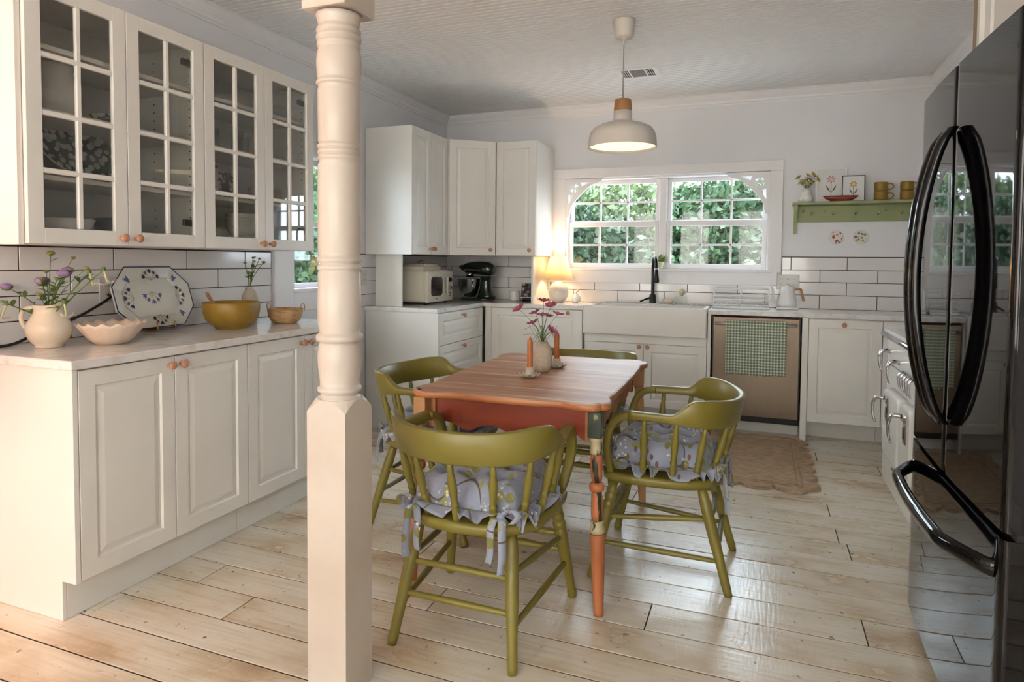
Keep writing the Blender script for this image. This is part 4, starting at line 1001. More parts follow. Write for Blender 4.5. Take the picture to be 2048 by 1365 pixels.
# ---------------------------------------------------------------- pendant lamp, vent
t=thing('pendant_lamp','white dome pendant lamp with wooden collar hanging from the ceiling','lamp',(-.735,3.61,1.90))
PW=mat('pendant_paint',(.70,.66,.60),.5,var=.03)
so=[(.190,0),(.189,.02),(.186,.055),(.178,.085),(.160,.108),(.125,.126),(.080,.137),(.058,.145),(.051,.160),(.049,.205)]
MB().lathe(so+[(.046,.205),(.048,.158),(.056,.140),(.080,.131),(.124,.120),(.157,.102),(.174,.082),(.182,.054),(.186,.02),(.187,0),(.190,0)],48).build('shade',PW,t)
MB().lathe([(.049,.205),(.0495,.21),(.046,.262),(.043,.268),(.012,.270)],32).build('wood_collar',WOODT,t)
MB().tube([(0,0,.27),(0,0,.62)],.0035,8).build('cord',mat('grey_cord',(.35,.33,.30),.6),t)
CZ=ZC-1.90
MB().lathe([(.012,CZ-.115),(.016,CZ-.103),(.045,CZ-.098),(.050,CZ-.090),(.061,CZ-.006),(.061,CZ-.001),(.03,CZ-.0005)],32).build('canopy',PW,t)
MB().lathe([(.003,CZ-.135),(.007,CZ-.130),(.010,CZ-.112)],12).build('cord_grip',PW,t)
MB().lathe([(.1855,.014),(.1855,.018),(0,.018)],48).build('diffuser',mat('lit_diffuser',(.9,.8,.6),.5,emit=(1,.80,.50),estr=1.5),t)
t=thing('ceiling_vent','white rectangular air register with dark slots in the ceiling','vent',(-.835,4.62,ZC))
mb=MB(); a,b=.145,.118
for bx in ((-a,a,-b,-b+.03),(-a,a,b-.03,b),(-a,-a+.035,-b+.03,b-.03),(a-.035,a,-b+.03,b-.03),(-.062,-.05,-b+.03,b-.03),(.05,.062,-b+.03,b-.03)): mb.box(*bx,-.008,-.0005,.002)
mb.build('frame',TRIMP,t); MB().box(-a+.03,a-.03,-b+.025,b-.025,-.004,-.0005).build('duct_opening',DARKV,t)
for i in range(7): MB().box(-.05,.05,-.085+i*.0265,-.072+i*.0265,-.0075,-.004,.0005).build('louvre',mat('grey_louvre',(.32,.31,.29),.5),t)
for sx in (-1,1):
    for i in range(3): MB().box(sx*.086-.0018+(i-1)*.014,sx*.086+.0018+(i-1)*.014,-b+.03,b-.03,-.0078,-.004).build('louvre',TRIMP,t)

# ---------------------------------------------------------------- wall shelf with pegs and things on it
SG=mat('sage_paint',(.34,.38,.19),.5,col2=(.29,.33,.16),vscale=6)
sh=thing('peg_shelf','sage green wooden peg shelf on the back wall right of the window','shelf',(.658,YW,1.49)); Lh=.435
MB().box(-Lh,Lh,-.145,-.001,.215,.236,.003).build('shelf_board',SG,sh); bk=MB().box(-Lh+.03,Lh-.045,-.020,-.001,.090,.214,.002).build('back_board',SG,sh)
for sx in (-Lh+.012,Lh-.045):
    pl=[(-.001,.0),(-.012,0),(-.018,.02),(-.024,.07),(-.05,.11),(-.10,.14),(-.120,.175),(-.125,.2145),(-.001,.2145)]
    MB().prism(pl,sx,sx+.022,'x').build('bracket',SG,sh)
for i in range(5):
    x=-.30+.150*i; MB().tube([(x,-.020,.148),(x,-.045,.150),(x,-.062,.153),(x,-.066,.154)],[.007,.006,.0095,.006],10).build('peg',SG,bk)
    if i!=2: MB().tube([(x+(-.055 if i<2 else .05),-.0195,.172),(x+(-.055 if i<2 else .05),-.026,.172)],[.008,.005],8).build('screw_plug',SG,bk)
ZS=1.49+.2365
def bouquet(prefix,base,heads,stem_r,mk_head,label,cat,group,stemmat=STEMG,leaves=0,bend=.3):
    for k,(hx,hy,hz) in enumerate(heads):
        t=thing(prefix,label[k],cat,base,group=group); b=Vector((rnd.uniform(-.006,.006),rnd.uniform(-.006,.006),0)); e=Vector((hx,hy,hz)); md=b.lerp(e,.5); md.x*= (1-bend); md.y*=(1-bend)
        p=catmull([b,md,e],6); MB().tube(p,[stem_r*(1-.35*i/len(p)) for i in range(len(p))],6).build('stem',stemmat,t)
        for j in range(leaves):
            q=p[int(len(p)*rnd.uniform(.35,.85))]; a=rnd.uniform(0,2*PI); leaf(q,Vector((math.cos(a),math.sin(a),rnd.uniform(.2,.9))),rnd.uniform(.03,.05),.009).build('leaf',LEAFG,t)
        mk_head(t,e,(e-md).normalized(),k)
def leaf(p,d,L_,wd):
    d=d.normalized(); s=d.cross(Vector((0,0,1))); s=s.normalized() if s.length>.01 else Vector((1,0,0)); up=s.cross(d); mb=MB(); v=[];n=6
    for i in range(n+1):
        q=i/n; c=p+d*L_*q-up*L_*.18*q*q; ww=wd*math.sin(PI*min(.98,q*.9+.06)); v+=[c-s*ww+up*ww*.3,c,c+s*ww+up*ww*.3]
    f=[(i*3+k,i*3+k+1,(i+1)*3+k+1,(i+1)*3+k) for i in range(n) for k in (0,1)]; return mb.add(v,f,True)
def daisy(cp,cc,rad,npet,wd,cr=.3,cup=.25):
    def mk(t,e,d,k):
        q=d.to_track_quat('Z','Y').to_matrix().to_4x4(); tilt=Matrix.Rotation(rnd.uniform(-.5,.5),4,'X')@Matrix.Rotation(rnd.uniform(-.5,.5),4,'Y'); M=Matrix.Translation(e)@q@tilt; mb=MB()
        for i in range(npet):
            a=2*PI*i/npet; 
            ca,sa=math.cos(a),math.sin(a); v=[];n=4
            for j in range(n+1):
                s=j/n; r=rad*(.12+.88*s); ww=wd*math.sin(PI*(.15+.72*s)); z=cup*rad*s*s
                for o in (-ww,0,ww): v.append((r*ca-o*sa,r*sa+o*ca,z+abs(o)*.2))
            mb.add(v,[(j*3+kk,j*3+kk+1,(j+1)*3+kk+1,(j+1)*3+kk) for j in range(n) for kk in (0,1)],True)
        mb.xf(M).build('petals',cp,t); MB().lathe([(0,-.003),(rad*cr,0),(rad*cr*.8,rad*.12),(0,rad*.2)],10).xf(M).build('flower_center',cc,t)
    return mk
YEL=mat('yellow_petal',(.62,.48,.06),.6,var=.15); BRC=mat('brown_center',(.12,.05,.015),.8,var=.2); PNK=mat('cosmos_pink',(.58,.17,.30),.6,col2=(.44,.09,.20),vscale=40); DPK=mat('dark_red_center',(.30,.07,.03),.8); LIL=mat('lilac_floret',(.36,.24,.44),.8,col2=(.26,.16,.34),vscale=60); GRB=mat('green_bud',(.30,.28,.06),.7,var=.3,vscale=40); WHT=mat('white_petal',(.78,.74,.62),.6,var=.05)
# ribbed white vase with yellow flowers
vx=.315; v_=thing('ribbed_vase','small white ribbed vase of yellow flowers on the sage shelf','vase',(vx,YW-.075,ZS))
MB().lathe([(.025,0),(.040,.006),(.046,.025),(.042,.042),(.034,.052),(.037,.066),(.038,.078),(.032,.090),(.020,.098),(.020,.104),(.016,.104),(.016,.07)],64,fx=lambda r,z,a:(r*(1+.05*math.cos(18*a)*(1 if r>.024 else 0)),z)).build('vase_body',CERAM,v_)
bouquet('yellow_flower',(vx,YW-.075,ZS+.085),[(-.055,0,.105),(-.012,-.03,.075),(.028,-.03,.05),(.058,0,.11),(.075,-.01,.085),(.045,.01,.13),(-.045,.01,.065),(.01,.02,.12)],.0018,daisy(YEL,BRC,.024,12,.006),['yellow daisy leaning farthest left over the ribbed vase', 'yellow daisy in the lower left of the ribbed vase bunch', 'yellow daisy lowest at the vase mouth', 'yellow daisy high on the right of the ribbed vase', 'yellow daisy farthest right, in front of the white frame', 'topmost yellow daisy with a dark center', 'small yellow daisy low on the left side', 'yellow daisy at the back of the ribbed vase bunch'],'flower','yellow flowers in the ribbed vase',leaves=2)
# framed prints
def frame_art(name,label,x,y,w_,h,fw,fm,lean,fl_col,leafc,mat_bg,z=ZS,glass=False,sc_=1.0):
    t=thing(name,label,'picture',(x,y,z),rot=(-lean,0,0)); mb=MB()
    mb.box(-w_/2,-w_/2+fw,-.012,0,0,h,.001); mb.box(w_/2-fw,w_/2,-.012,0,0,h,.001); mb.box(-w_/2+fw,w_/2-fw,-.012,0,0,fw,.001); mb.box(-w_/2+fw,w_/2-fw,-.012,0,h-fw,h,.001); mb.build('frame',fm,t)
    MB().box(-w_/2+fw,w_/2-fw,-.005,-.001,fw,h-fw).build('paper',mat_bg,t)
    cz=h*.66; s=sc_; mb=MB()
    for i in range(7):
        a=PI*2*i/7+.2; c,sn=math.cos(a),math.sin(a)
        pl=[(0+c*.004*s,cz+sn*.004*s),(c*.022*s-sn*.007*s,cz+sn*.022*s+c*.007*s),(c*.034*s,cz+sn*.034*s),(c*.022*s+sn*.007*s,cz+sn*.022*s-c*.007*s)]; mb.add([(a_,-.0056,b_) for a_,b_ in pl],[(0,1,2,3)])
    mb.build('printed_flower',fl_col,t)
    mb=MB(); mb.box(-.0018*s,.0018*s,-.0055,-.005,fw+.012,cz-.01*s)
    for sx in (-1,1): mb.add([(0,-.0055,cz*.42),(sx*.018*s,-.0055,cz*.62),(sx*.036*s,-.0055,cz*.78),(sx*.026*s,-.0055,cz*.56)],[(0,1,2,3)])
    mb.build('printed_stem',leafc,t); return t
PAPER=mat('art_paper',(.78,.78,.77),.8,var=.03); PLF=mat('print_leaf',(.15,.18,.07),.8)
frame_art('framed_print','white framed print of a pink flower on the sage shelf',.487,YW-.045,.215,.262,.016,TRIMP,.10,mat('print_pink',(.62,.33,.36),.8),PLF,PAPER)
g=frame_art('framed_print','small black wire frame with a yellow flower print on the sage shelf',.632,YW-.085,.150,.190,.004,BLACKM,.06,mat('print_yellow',(.70,.42,.03),.8),PLF,PAPER,sc_=.8)
# red dish
t=thing('red_dish','shallow boat-shaped red pottery dish on the sage shelf','dish',(.545,YW-.115,ZS))
MB().lathe([(.0,.002),(.5,0),(.55,.002),(.8,.018),(1,.040),(.97,.040),(.76,.021),(.5,.008),(0,.007)],40,fx=lambda r,z,a:(r*.115*(1+.06*math.cos(2*a)) ,z)).xf(Matrix.Diagonal((1,.24,1,1))).build('dish_body',mat('red_glaze',(.27,.045,.022),.25,col2=(.17,.03,.018),vscale=8),t)
# mugs
def mug():
    t=thing('mug','x','mug'); MB().lathe([(.030,0),(.040,.002),(.0435,.010),(.0440,.060),(.0435,.066),(.0405,.066),(.040,.012),(.0,.008)],32).build('cup',MUST,t)
    MB().tube(catmull([(.042,0,.054),(.064,0,.056),(.080,0,.042),(.078,0,.024),(.062,0,.014),(.042,0,.013)],5),.0050,8).build('handle',MUST,t); return t
mg=mug(); first=True
for lab_,x,z in (('mustard mug at the bottom of the left mug stack',.812,0),('mustard mug on top of the left mug stack',.812,.0668),('mustard mug at the bottom of the right mug stack, by the refrigerator',.978,0),('mustard mug on top of the right mug stack, by the refrigerator',.978,.0668)):
    m_=mg if first else copy_tree(mg); first=False; m_.location=(x,YW-.075,ZS+.0005+z); m_.rotation_euler.z=-.1; m_['label']=lab_; m_['group']='mustard mugs on the sage shelf'
# two little wall plates
def flower_plate_mat(name,cols,bgc,scale=30,seed=0,thr=.42):
    m=bpy.data.materials.new(name); m.use_nodes=True; nt=m.node_tree; N=nt.nodes; L=nt.links; b=N['Principled BSDF']; b.inputs['Roughness'].default_value=.15
    tc=N.new('ShaderNodeTexCoord'); mp=N.new('ShaderNodeMapping'); mp.inputs['Location'].default_value=(seed,seed*.7,seed*.3); L.new(tc.outputs['Object'],mp.inputs[0])
    v=N.new('ShaderNodeTexVoronoi'); v.inputs['Scale'].default_value=scale; L.new(mp.outputs[0],v.inputs['Vector'])
    sp=N.new('ShaderNodeSeparateColor'); L.new(v.outputs['Color'],sp.inputs[0])
    r=N.new('ShaderNodeValToRGB'); r.color_ramp.interpolation='CONSTANT'; e=r.color_ramp.elements; e[0].color=(*cols[0],1); e[0].position=0; e[1].color=(*cols[-1],1); e[1].position=1-1/len(cols)
    for i,c in enumerate(cols[1:-1]): x=e.new((i+1)/len(cols)); x.color=(*c,1)
    L.new(sp.outputs[0],r.inputs[0])
    k=N.new('ShaderNodeValToRGB'); k.color_ramp.elements[0].position=thr; k.color_ramp.elements[0].color=(1,1,1,1); k.color_ramp.elements[1].position=thr+.03; k.color_ramp.elements[1].color=(0,0,0,1); L.new(v.outputs['Distance'],k.inputs[0])
    mx=N.new('ShaderNodeMix'); mx.data_type='RGBA'; L.new(k.outputs[0],mx.inputs['Factor']); mx.inputs[6].default_value=(*bgc,1); L.new(r.outputs[0],mx.inputs[7]); L.new(mx.outputs[2],b.inputs['Base Color']); return m
FP=flower_plate_mat('floral_plate',[(.45,.06,.05),(.55,.25,.22),(.14,.20,.10),(.75,.68,.58),(.12,.05,.04),(.35,.12,.2)],(.78,.74,.68),48,1)
for i,(x,lb_) in enumerate(((.535,'small round floral plate with a red rose on the wall below the shelf, left one'),(.700,'small round floral plate with muted flowers on the wall below the shelf, right one'))):
    t=thing('wall_plate',lb_,'plate',(x,YW-.0005,1.462),rot=(PI/2,0,0),group='small plates on the wall')
    MB().lathe([(.030,0),(.036,.002),(.052,.010),(.0535,.0125),(.0515,.0135),(.036,.006),(.0,.005)],36).build('plate_rim',CERAM,t); MB().lathe([(.047,.0119),(.036,.0064),(0,.0056)],36).build('plate_print',FP if i==0 else flower_plate_mat('floral_plate_b',[(.4,.2,.18),(.18,.22,.16),(.3,.1,.2),(.5,.38,.2),(.1,.08,.08)],(.76,.72,.66),46,5),t)
# ---------------------------------------------------------------- things on the left counter
CT=.9145
pt=thing('pitcher','cream glazed pitcher holding wildflowers on the left counter','pitcher',(-2.553,1.665,CT))
def pf(r,z,a):
    k=smoothstep(.125,.165,z); return r*(1+.22*k*max(0,math.cos(a-.35))**6),z+.012*k*max(0,math.cos(a-.35))**6
MB().lathe([(.046,0),(.049,.003),(.047,.010),(.060,.022),(.073,.045),(.077,.066),(.073,.090),(.060,.115),(.050,.132),(.049,.146),(.054,.160),(.056,.163),(.052,.163),(.046,.146),(.047,.13),(.068,.09),(.072,.066),(.05,.02),(0,.012)],44,fx=pf).build('pitcher_body',CREAMC,pt)
MB().tube(catmull([(-.049,-.018,.148),(-.075,-.028,.150),(-.095,-.036,.135),(-.100,-.038,.105),(-.088,-.033,.075),(-.068,-.026,.058)],5),.0085,10).build('handle',CREAMC,pt)
def camr(dx,dz,dy=0): return (dx*.933-dy*.359,dx*.359+dy*.933,dz)
def pom(m,r):
    def mk(t,e,d,k):
        rr=r if not isinstance(r,(list,tuple)) else r[k%len(r)]
        mb=MB(); mb.lathe([(rr*math.sin(PI*i/8),-rr*.6*math.cos(PI*i/8)) for i in range(9)],16,tuple(e),fx=lambda q,z,a:(q*(1+.12*math.cos(9*a)),z)); mb.build('flower_head',m if not isinstance(m,(list,tuple)) else m[k%len(m)],t)
        MB().lathe([(0,-rr*.8),(rr*.5,-rr*.65),(rr*.8,-rr*.42),(rr*.5,-.3*rr)],10,tuple(e)).build('calyx',STEMG,t)
    return mk
PB=(-2.553,1.665,CT+.10)
bouquet('scabious_flower',PB,[camr(-.03,.155,.01),camr(.075,.185,-.02),camr(.062,.198,.02),camr(-.185,.13,.03)],.0022,pom(LIL,[.026,.024,.020,.021]),['round lilac scabious flower just above the pitcher rim', 'large lilac scabious flower on the right of the pitcher', 'lilac scabious flower half hidden behind another, right of the pitcher', 'faded pink scabious flower at the left edge of the photo'],'flower','lilac scabious flowers in the pitcher',leaves=3,bend=.35)
bouquet('seed_head',PB,[camr(.013,.262,0),camr(.085,.245,.02),camr(.10,.20,-.02),camr(.135,.205,.02),camr(-.02,.192,.02),camr(-.005,.165,-.03),camr(-.005,.105,-.04),camr(.055,.165,-.03)],.0018,pom(GRB,[.014,.009,.008,.011,.009,.010,.011,.009]),['tallest flat yellow-green seed head in the pitcher', 'second tallest small seed head leaning right in the pitcher', 'small green bud just right of the lilac flower', 'flat green seed head on the far right stem of the pitcher', 'small green bud above the left lilac flower', 'green bud close beside the left lilac flower', 'pinkish bud low over the pitcher rim', 'small bud cluster below the large lilac flower'],'flower','green seed heads in the pitcher',leaves=3,bend=.4)
def nicotiana(t,e,d,k):
    dn=Vector((d.x*.35,d.y*.35,-1)).normalized(); b=e+dn*.055
    MB().tube(catmull([e,e+dn*.02,b],4),[.004-.0001*i for i in range(9)],8).build('flower_tube',mat('pale_tube',(.60,.60,.30),.6),t)
    M=Matrix.Translation(b)@dn.to_track_quat('Z','Y').to_matrix().to_4x4(); mb=MB()
    for i in range(5):
        a=2*PI*i/5; c,s=math.cos(a),math.sin(a); v=[]
        for r_,w_,z in ((.003,.004,0),(.016,.010,.002),(.030,.006,-.004),(.036,.001,-.010)):
            for o in (-w_,w_): v.append((r_*c-o*s,r_*s+o*c,z))
        mb.add(v,[(j*2,j*2+1,j*2+3,j*2+2) for j in range(3)],True)
    mb.xf(M).build('petals',WHT,t); MB().lathe([(0,-.012),(.008,-.002),(.006,.010),(0,.012)],8,tuple(e)).build('calyx',STEMG,t)
bouquet('tobacco_flower',PB,[camr(.215,.20,.0),camr(-.20,.085,-.02),camr(.095,.075,-.05),camr(-.115,.07,-.06),camr(.14,.19,.03)],.0030,nicotiana,['white tobacco flower drooping in front of the octagonal platter', 'white tobacco flower drooping at the far left edge', 'white tobacco flower drooping over the scalloped bowl', 'white tobacco flower drooping over the pitcher handle', 'pale green tobacco bud stem reaching right towards the platter'],'flower','white tobacco flowers in the pitcher',leaves=4,bend=.1)
# scalloped bowl
t=thing('scalloped_bowl','pale pink scalloped-rim bowl in front of the octagonal platter','bowl',(-2.44,1.835,CT))
def scf(r,z,a):
    k=smoothstep(.05,.12,r)*smoothstep(.03,.085,z); return r*(1+.022*k*math.cos(15*a)),z+.0055*k*math.cos(15*a+.8)
MB().lathe([(.050,0),(.056,.001),(.078,.020),(.102,.048),(.116,.070),(.124,.083),(.121,.085),(.112,.074),(.097,.051),(.073,.025),(.05,.008),(0,.006)],96,fx=scf).build('bowl_body',mat('blush_ceramic',(.80,.64,.50),.5,var=.04),t)
# octagonal platter on a wire easel
pl_=thing('octagonal_platter','white octagonal platter with blue tulip motifs propped on a brass easel','platter',(-2.672,2.262,CT+.014),rot=(-.30,0,PI/2+.10))
def octa(a,b,c,ins=0):
    a-=ins;b-=ins; return [(-a+c,-b),(a-c,-b),(a,-b+c),(a,b-c),(a-c,b),(-a+c,b),(-a,b-c),(-a,-b+c)]
PA,PBH,PC=.228,.150,.092
def oct_ring(ins,y,cc=None): return [(x,y,z+PBH) for x,z in octa(PA,PBH,(cc or PC)-ins*.58,ins)]
rg_=[oct_ring(.004,0),oct_ring(0,-.012),oct_ring(.002,-.015),oct_ring(.052,-.008),oct_ring(.062,.0)]
mb=MB(); mb.add([p for r in rg_ for p in r],[(j*8+i,j*8+(i+1)%8,(j+1)*8+(i+1)%8,(j+1)*8+i) for j in range(4) for i in range(8)],False)
mb.f.append(tuple(32+i for i in range(8))); mb.s.append(False)
mb.add([(x,.008,z+PBH) for x,z in octa(PA,PBH,PC,.03)]+oct_ring(.004,0),[tuple(range(8))]+[(i,(i+1)%8,8+(i+1)%8,8+i) for i in range(8)])
mb.build('platter_body',mat('majolica',(.80,.77,.69),.12,var=.04),pl_)
BLU=mat('cobalt_glaze',(.03,.05,.16),.2,var=.2); BL2=mat('blue_glaze',(.13,.18,.42),.2,var=.2); BRG=mat('umber_glaze',(.16,.06,.04),.3); SGR=mat('sage_glaze',(.30,.30,.20),.3)
op=[(x,-.0135,z) for x,_,z in oct_ring(.002,0)]; MB().tube([(x,-.0150,z) for x,_,z in oct_ring(.0015,0)],.0028,6,True).build('blue_rim',BLU,pl_)
def motif(cx,cz,ang,s,k,yy):
    M=lambda x,z:(cx+(x*math.cos(ang)-z*math.sin(ang))*s,yy,cz+(x*math.sin(ang)+z*math.cos(ang))*s)
    for i,a in enumerate((-1.15,-.6,0,.6,1.15)):
        L_=1.0 if i!=2 else 1.05; sx,cz2=math.sin(a),math.cos(a); c=BLU if i in (0,2,4) and k else (BL2 if i in (0,2,4) else BRG); w1=.22 if i in (0,2,4) else .15
        P=lambda r,o:M(sx*r+cz2*o,cz2*r-sx*o)
        mb=MB().add([P(.62*L_,0),P(.74*L_,-w1*.75),P(1.0*L_,-w1),P(.88*L_,-w1*.35),P(1.05*L_,0),P(.88*L_,w1*.35),P(1.0*L_,w1),P(.74*L_,w1*.75)],[tuple(range(8))]); mb.build('painted_tulip',c,pl_)
        MB().add([P(0,-.02),P(.64*L_,-.025),P(.64*L_,.025),P(0,.02)],[(0,1,2,3)]).build('painted_stem',SGR,pl_)
motif(0,PBH+.055,PI,.052,0,-.0010) if False else motif(0,PBH+.030,PI,.060,0,-.0008)
for cx,cz,a,s in ((0,PBH+.082,0,.055),(0,PBH-.088,PI,.050),(-.125,PBH,PI/2,.055),(.125,PBH,-PI/2,.055)): motif(cx,cz,a,s,1,-.0162)
for cx,cz,a in ((-.135,PBH+.085,.7),(.135,PBH+.085,-.7),(.135,PBH-.085,-2.4)):
    M=lambda x,z:(cx+(x*math.cos(a)-z*math.sin(a))*.03,-.0160,cz+(x*math.sin(a)+z*math.cos(a))*.03)
    MB().add([M(0,-.6),M(-.35,.1),M(-.45,.8),M(0,.4),M(.45,.8),M(.35,.1)],[tuple(range(6))]).build('painted_tulip',BL2,pl_)
ez=thing('plate_easel','brass wire easel under the octagonal platter','stand',(-2.66,2.262,CT),rotz=PI/2+.10)
mb=MB()
for sx in (-1,1): mb=MB(); mb.tube([(sx*.055,-.020,.045),(sx*.055,-.026,.012),(sx*.055,-.015,.005),(sx*.055,.055,.004),(sx*.050,.075,.02),(sx*.03,.085,.16)],.0032,6); mb.build('easel_wire',BRASS,ez)
MB().tube([(-.055,.04,.0045),(.055,.04,.0045)],.003,6).build('easel_bar',BRASS,ez)
# mustard bowl, spoon
t=thing('mustard_bowl','large mustard stoneware bowl on the left counter','bowl',(-2.47,2.50,CT))
MB().lathe([(.075,0),(.079,.004),(.080,.014),(.105,.024),(.125,.050),(.1335,.085),(.135,.128),(.133,.131),(.130,.128),(.128,.085),(.118,.05),(.09,.026),(0,.018)],56).build('bowl_body',MUST,t)
t=thing('serving_spoon','wooden-handled spoon leaning in the mustard bowl','spoon',(-2.52,2.43,CT+.03))
MB().tube(catmull([(.03,.06,.0),(.01,.03,.06),(-.012,-.005,.118),(-.022,-.018,.150)],5),[.005,.005,.005,.005,.005,.006,.006,.007,.007,.008,.008,.009,.009,.0085,.008,.006],8).build('spoon_handle',wood_mat('dark_handle',(.18,.06,.025),(.30,.14,.05),(.45,.27,.11),12,(1,1,3)),t)
MB().lathe([(0,-.004),(.018,0),(.022,.008),(.02,.009),(0,.002)],16,(.035,.065,-.003)).build('spoon_bowl',BRASS,t)
# bud vase and sprigs
t=thing('bud_vase','slim matte stoneware bud vase behind the mustard bowl','vase',(-2.612,2.775,CT))
MB().lathe([(.030,0),(.034,.004),(.038,.03),(.041,.080),(.042,.125),(.039,.148),(.029,.170),(.016,.185),(.013,.194),(.009,.194),(.009,.14)],28).build('vase_body',MATTEC,t)
bouquet('green_sprig',(-2.612,2.775,CT+.165),[camr(-.025,.16,0),camr(.012,.19,.02),camr(.055,.185,0),camr(.085,.165,-.02),camr(.035,.17,-.02),camr(.005,.11,-.03)],.0022,pom(GRB,[.009,.008,.009,.011,.007,.010]),['leftmost green sprig in the bud vase', 'dark budded tall sprig near the middle of the bud vase', 'tallest round-budded sprig of the bud vase', 'rightmost round-budded sprig of the bud vase', 'small dark sprig between the tall buds of the bud vase', 'short pale umbel sprig low in the bud vase'],'flower','green sprigs in the bud vase',leaves=3,bend=.45)
# basket
t=thing('wicker_basket','small woven wicker basket with two loop handles on the left counter','basket',(-2.405,2.815,CT))
WIC=wood_mat('wicker',(.36,.20,.09),(.50,.31,.15),(.60,.40,.21),30,(1,1,4),.8)
MB().lathe([(.050,0),(.058,.002),(.074,.016),(.086,.040),(.0905,.066),(.091,.076),(.088,.077),(.086,.066),(.08,.04),(.05,.006),(0,.005)],96,fx=lambda r,z,a:(r*(1+.022*math.cos(40*a)*(1 if math.sin(z*500)>0 else -1)*(1 if r>.06 else 0)),z)).build('basket_body',WIC,t)
MB().tube([(.091*math.cos(i*PI/24),.091*math.sin(i*PI/24),.077) for i in range(48)],.0038,6,True).build('rim',WIC,t)
for s in (-1,1):
    c=camr(s*.090,0); MB().tube(catmull([(c[0]-s*.013*.359,c[1]+.013*.933*-1,.07),(c[0]+s*.004,c[1]-.010,.098),(c[0]+s*.006,c[1]+.004,.108),(c[0]+s*.004,c[1]+.016,.098),(c[0]+s*.003,c[1]+.020,.07)],5),.0028,6).build('handle',WIC,t)
# outlets
def outlet(label,loc,rz,gangs=1):
    t=thing('outlet',label,'outlet',loc,rz); W=.036+.046*(gangs-1)+.036
    MB().box(-W/2,W/2,-.006,0,-.058,.058,.002).build('cover_plate',mat('outlet_plate',(.62,.61,.60),.3,var=.03),t)
    for g_ in range(gangs):
        cx=(g_-(gangs-1)/2)*.046
        for zz in (-.020,.020):
            MB().tube([(cx,-.0055,zz),(cx,-.0075,zz)],.0155,16).build('socket',mat('socket_cream',(.66,.62,.54),.3),t)
            for dx in (-.006,.006): MB().box(cx+dx-.0012,cx+dx+.0012,-.0082,-.0070,zz-.002,zz+.007).build('slot',DARKV,t)
    return t
outlet('cream wall outlet with a black plug behind the octagonal platter',(XW+.0085,2.055,1.115),PI/2); outlet('triple outlet plate on the tiles behind the white kettle',(.205,YW-.0085,1.118),0,3); outlet('white outlet on the tiles left of the microwave cabinet',(XW+.0085,4.085,1.13),PI/2)
MB().tube(catmull([(XW+.022,2.055,1.092),(XW+.05,2.04,1.080),(XW+.045,1.93,1.02),(XW+.055,1.83,.985),(XW+.06,1.70,.945),(XW+.07,1.62,.921),(XW+.10,1.50,.9205),(XW+.15,1.47,.9205)],8),.0062,10).build('power_cord',BLACK); tag(bpy.data.objects['power_cord'],'black power cord running along the left counter to the outlet','cord')

# ---------------------------------------------------------------- inside the glass cabinets
S0,S1,S2,S3=[UZ0+.018+.0005+a for a in (0,.235,.475,.705)]
def plate(label,cat,loc,r,m,group=None,rot=None,nm='plate'):
    t=thing(nm,label,cat,loc,rot=rot,group=group); MB().lathe([(r*.55,0),(r*.6,.001),(r*.72,.004),(r,.013),(r*.99,.0155),(r*.70,.0075),(0,.006)],36).build('plate_body',m,t); return t
def bowl(label,loc,r,h,m,group=None,nm='bowl'):
    t=thing(nm,label,'bowl',loc,group=group); MB().lathe([(r*.45,0),(r*.5,.002),(r*.8,h*.4),(r,h),(r*.97,h),(r*.75,h*.42),(r*.4,.008),(0,.007)],32).build('bowl_body',m,t); return t
bowl('wide white bowl on the bottom shelf of the near glass cabinet',(-2.57,1.745,S0),.105,.085,CERAM)
t=thing('blue_pot','dark blue lidded pot on the bottom shelf of the near glass cabinet','pot',(-2.58,1.975,S0)); MB().lathe([(.07,0),(.078,.004),(.083,.07),(.09,.075),(.09,.095),(.085,.1),(.0,.104)],32).build('pot_body',mat('navy_enamel',(.03,.05,.10),.3,var=.1),t)
t=thing('oval_platter','dark green oval platter with white flower pattern leaning in the near glass cabinet','platter',(-2.672,1.905,S1+.022),rot=(-.22,.0,PI/2)); 
GP=flower_plate_mat('green_floral_glaze',[(.62,.64,.56),(.68,.70,.62),(.55,.58,.50)],(.020,.045,.035),34,2,.46)
def ell(a,b,y,n=48,tilt=-.30): return [(a*math.cos(i*2*PI/n)*math.cos(tilt)-b*math.sin(i*2*PI/n)*math.sin(tilt),y,.118+a*math.cos(i*2*PI/n)*math.sin(tilt)+b*math.sin(i*2*PI/n)*math.cos(tilt)) for i in range(n)]
rr_=[ell(.150,.075,.006),ell(.198,.112,-.012),ell(.200,.114,-.014),ell(.192,.106,-.014)]; mb=MB().add([p for r in rr_ for p in r],[(j*48+i,j*48+(i+1)%48,(j+1)*48+(i+1)%48,(j+1)*48+i) for j in range(3) for i in range(48)],True); mb.f.append(tuple(range(48))); mb.s.append(False); mb.build('platter_rim',CERAM,t)
rr_=[ell(.192,.106,-.0142),ell(.150,.075,-.002)]; mb=MB().add([p for r in rr_ for p in r],[(i,(i+1)%48,48+(i+1)%48,48+i) for i in range(48)],True); mb.f.append(tuple(48+i for i in range(48))); mb.s.append(False); mb.build('platter_print',GP,t)
t=thing('white_jug','tall white jug on the upper shelf of the near glass cabinet','jug',(-2.58,1.72,S2)); MB().lathe([(.06,0),(.066,.004),(.085,.05),(.088,.09),(.070,.15),(.062,.18),(.068,.205),(.065,.205),(.058,.18),(.08,.09),(.05,.01),(0,.008)],36).build('jug_body',CERAM,t); MB().tube(catmull([(0,-.065,.19),(0,-.11,.18),(0,-.12,.12),(0,-.085,.08)],5),.008,8).build('handle',CERAM,t)
bowl('small patterned bowl on the upper shelf of the near glass cabinet',(-2.56,1.93,S2),.07,.05,GP)
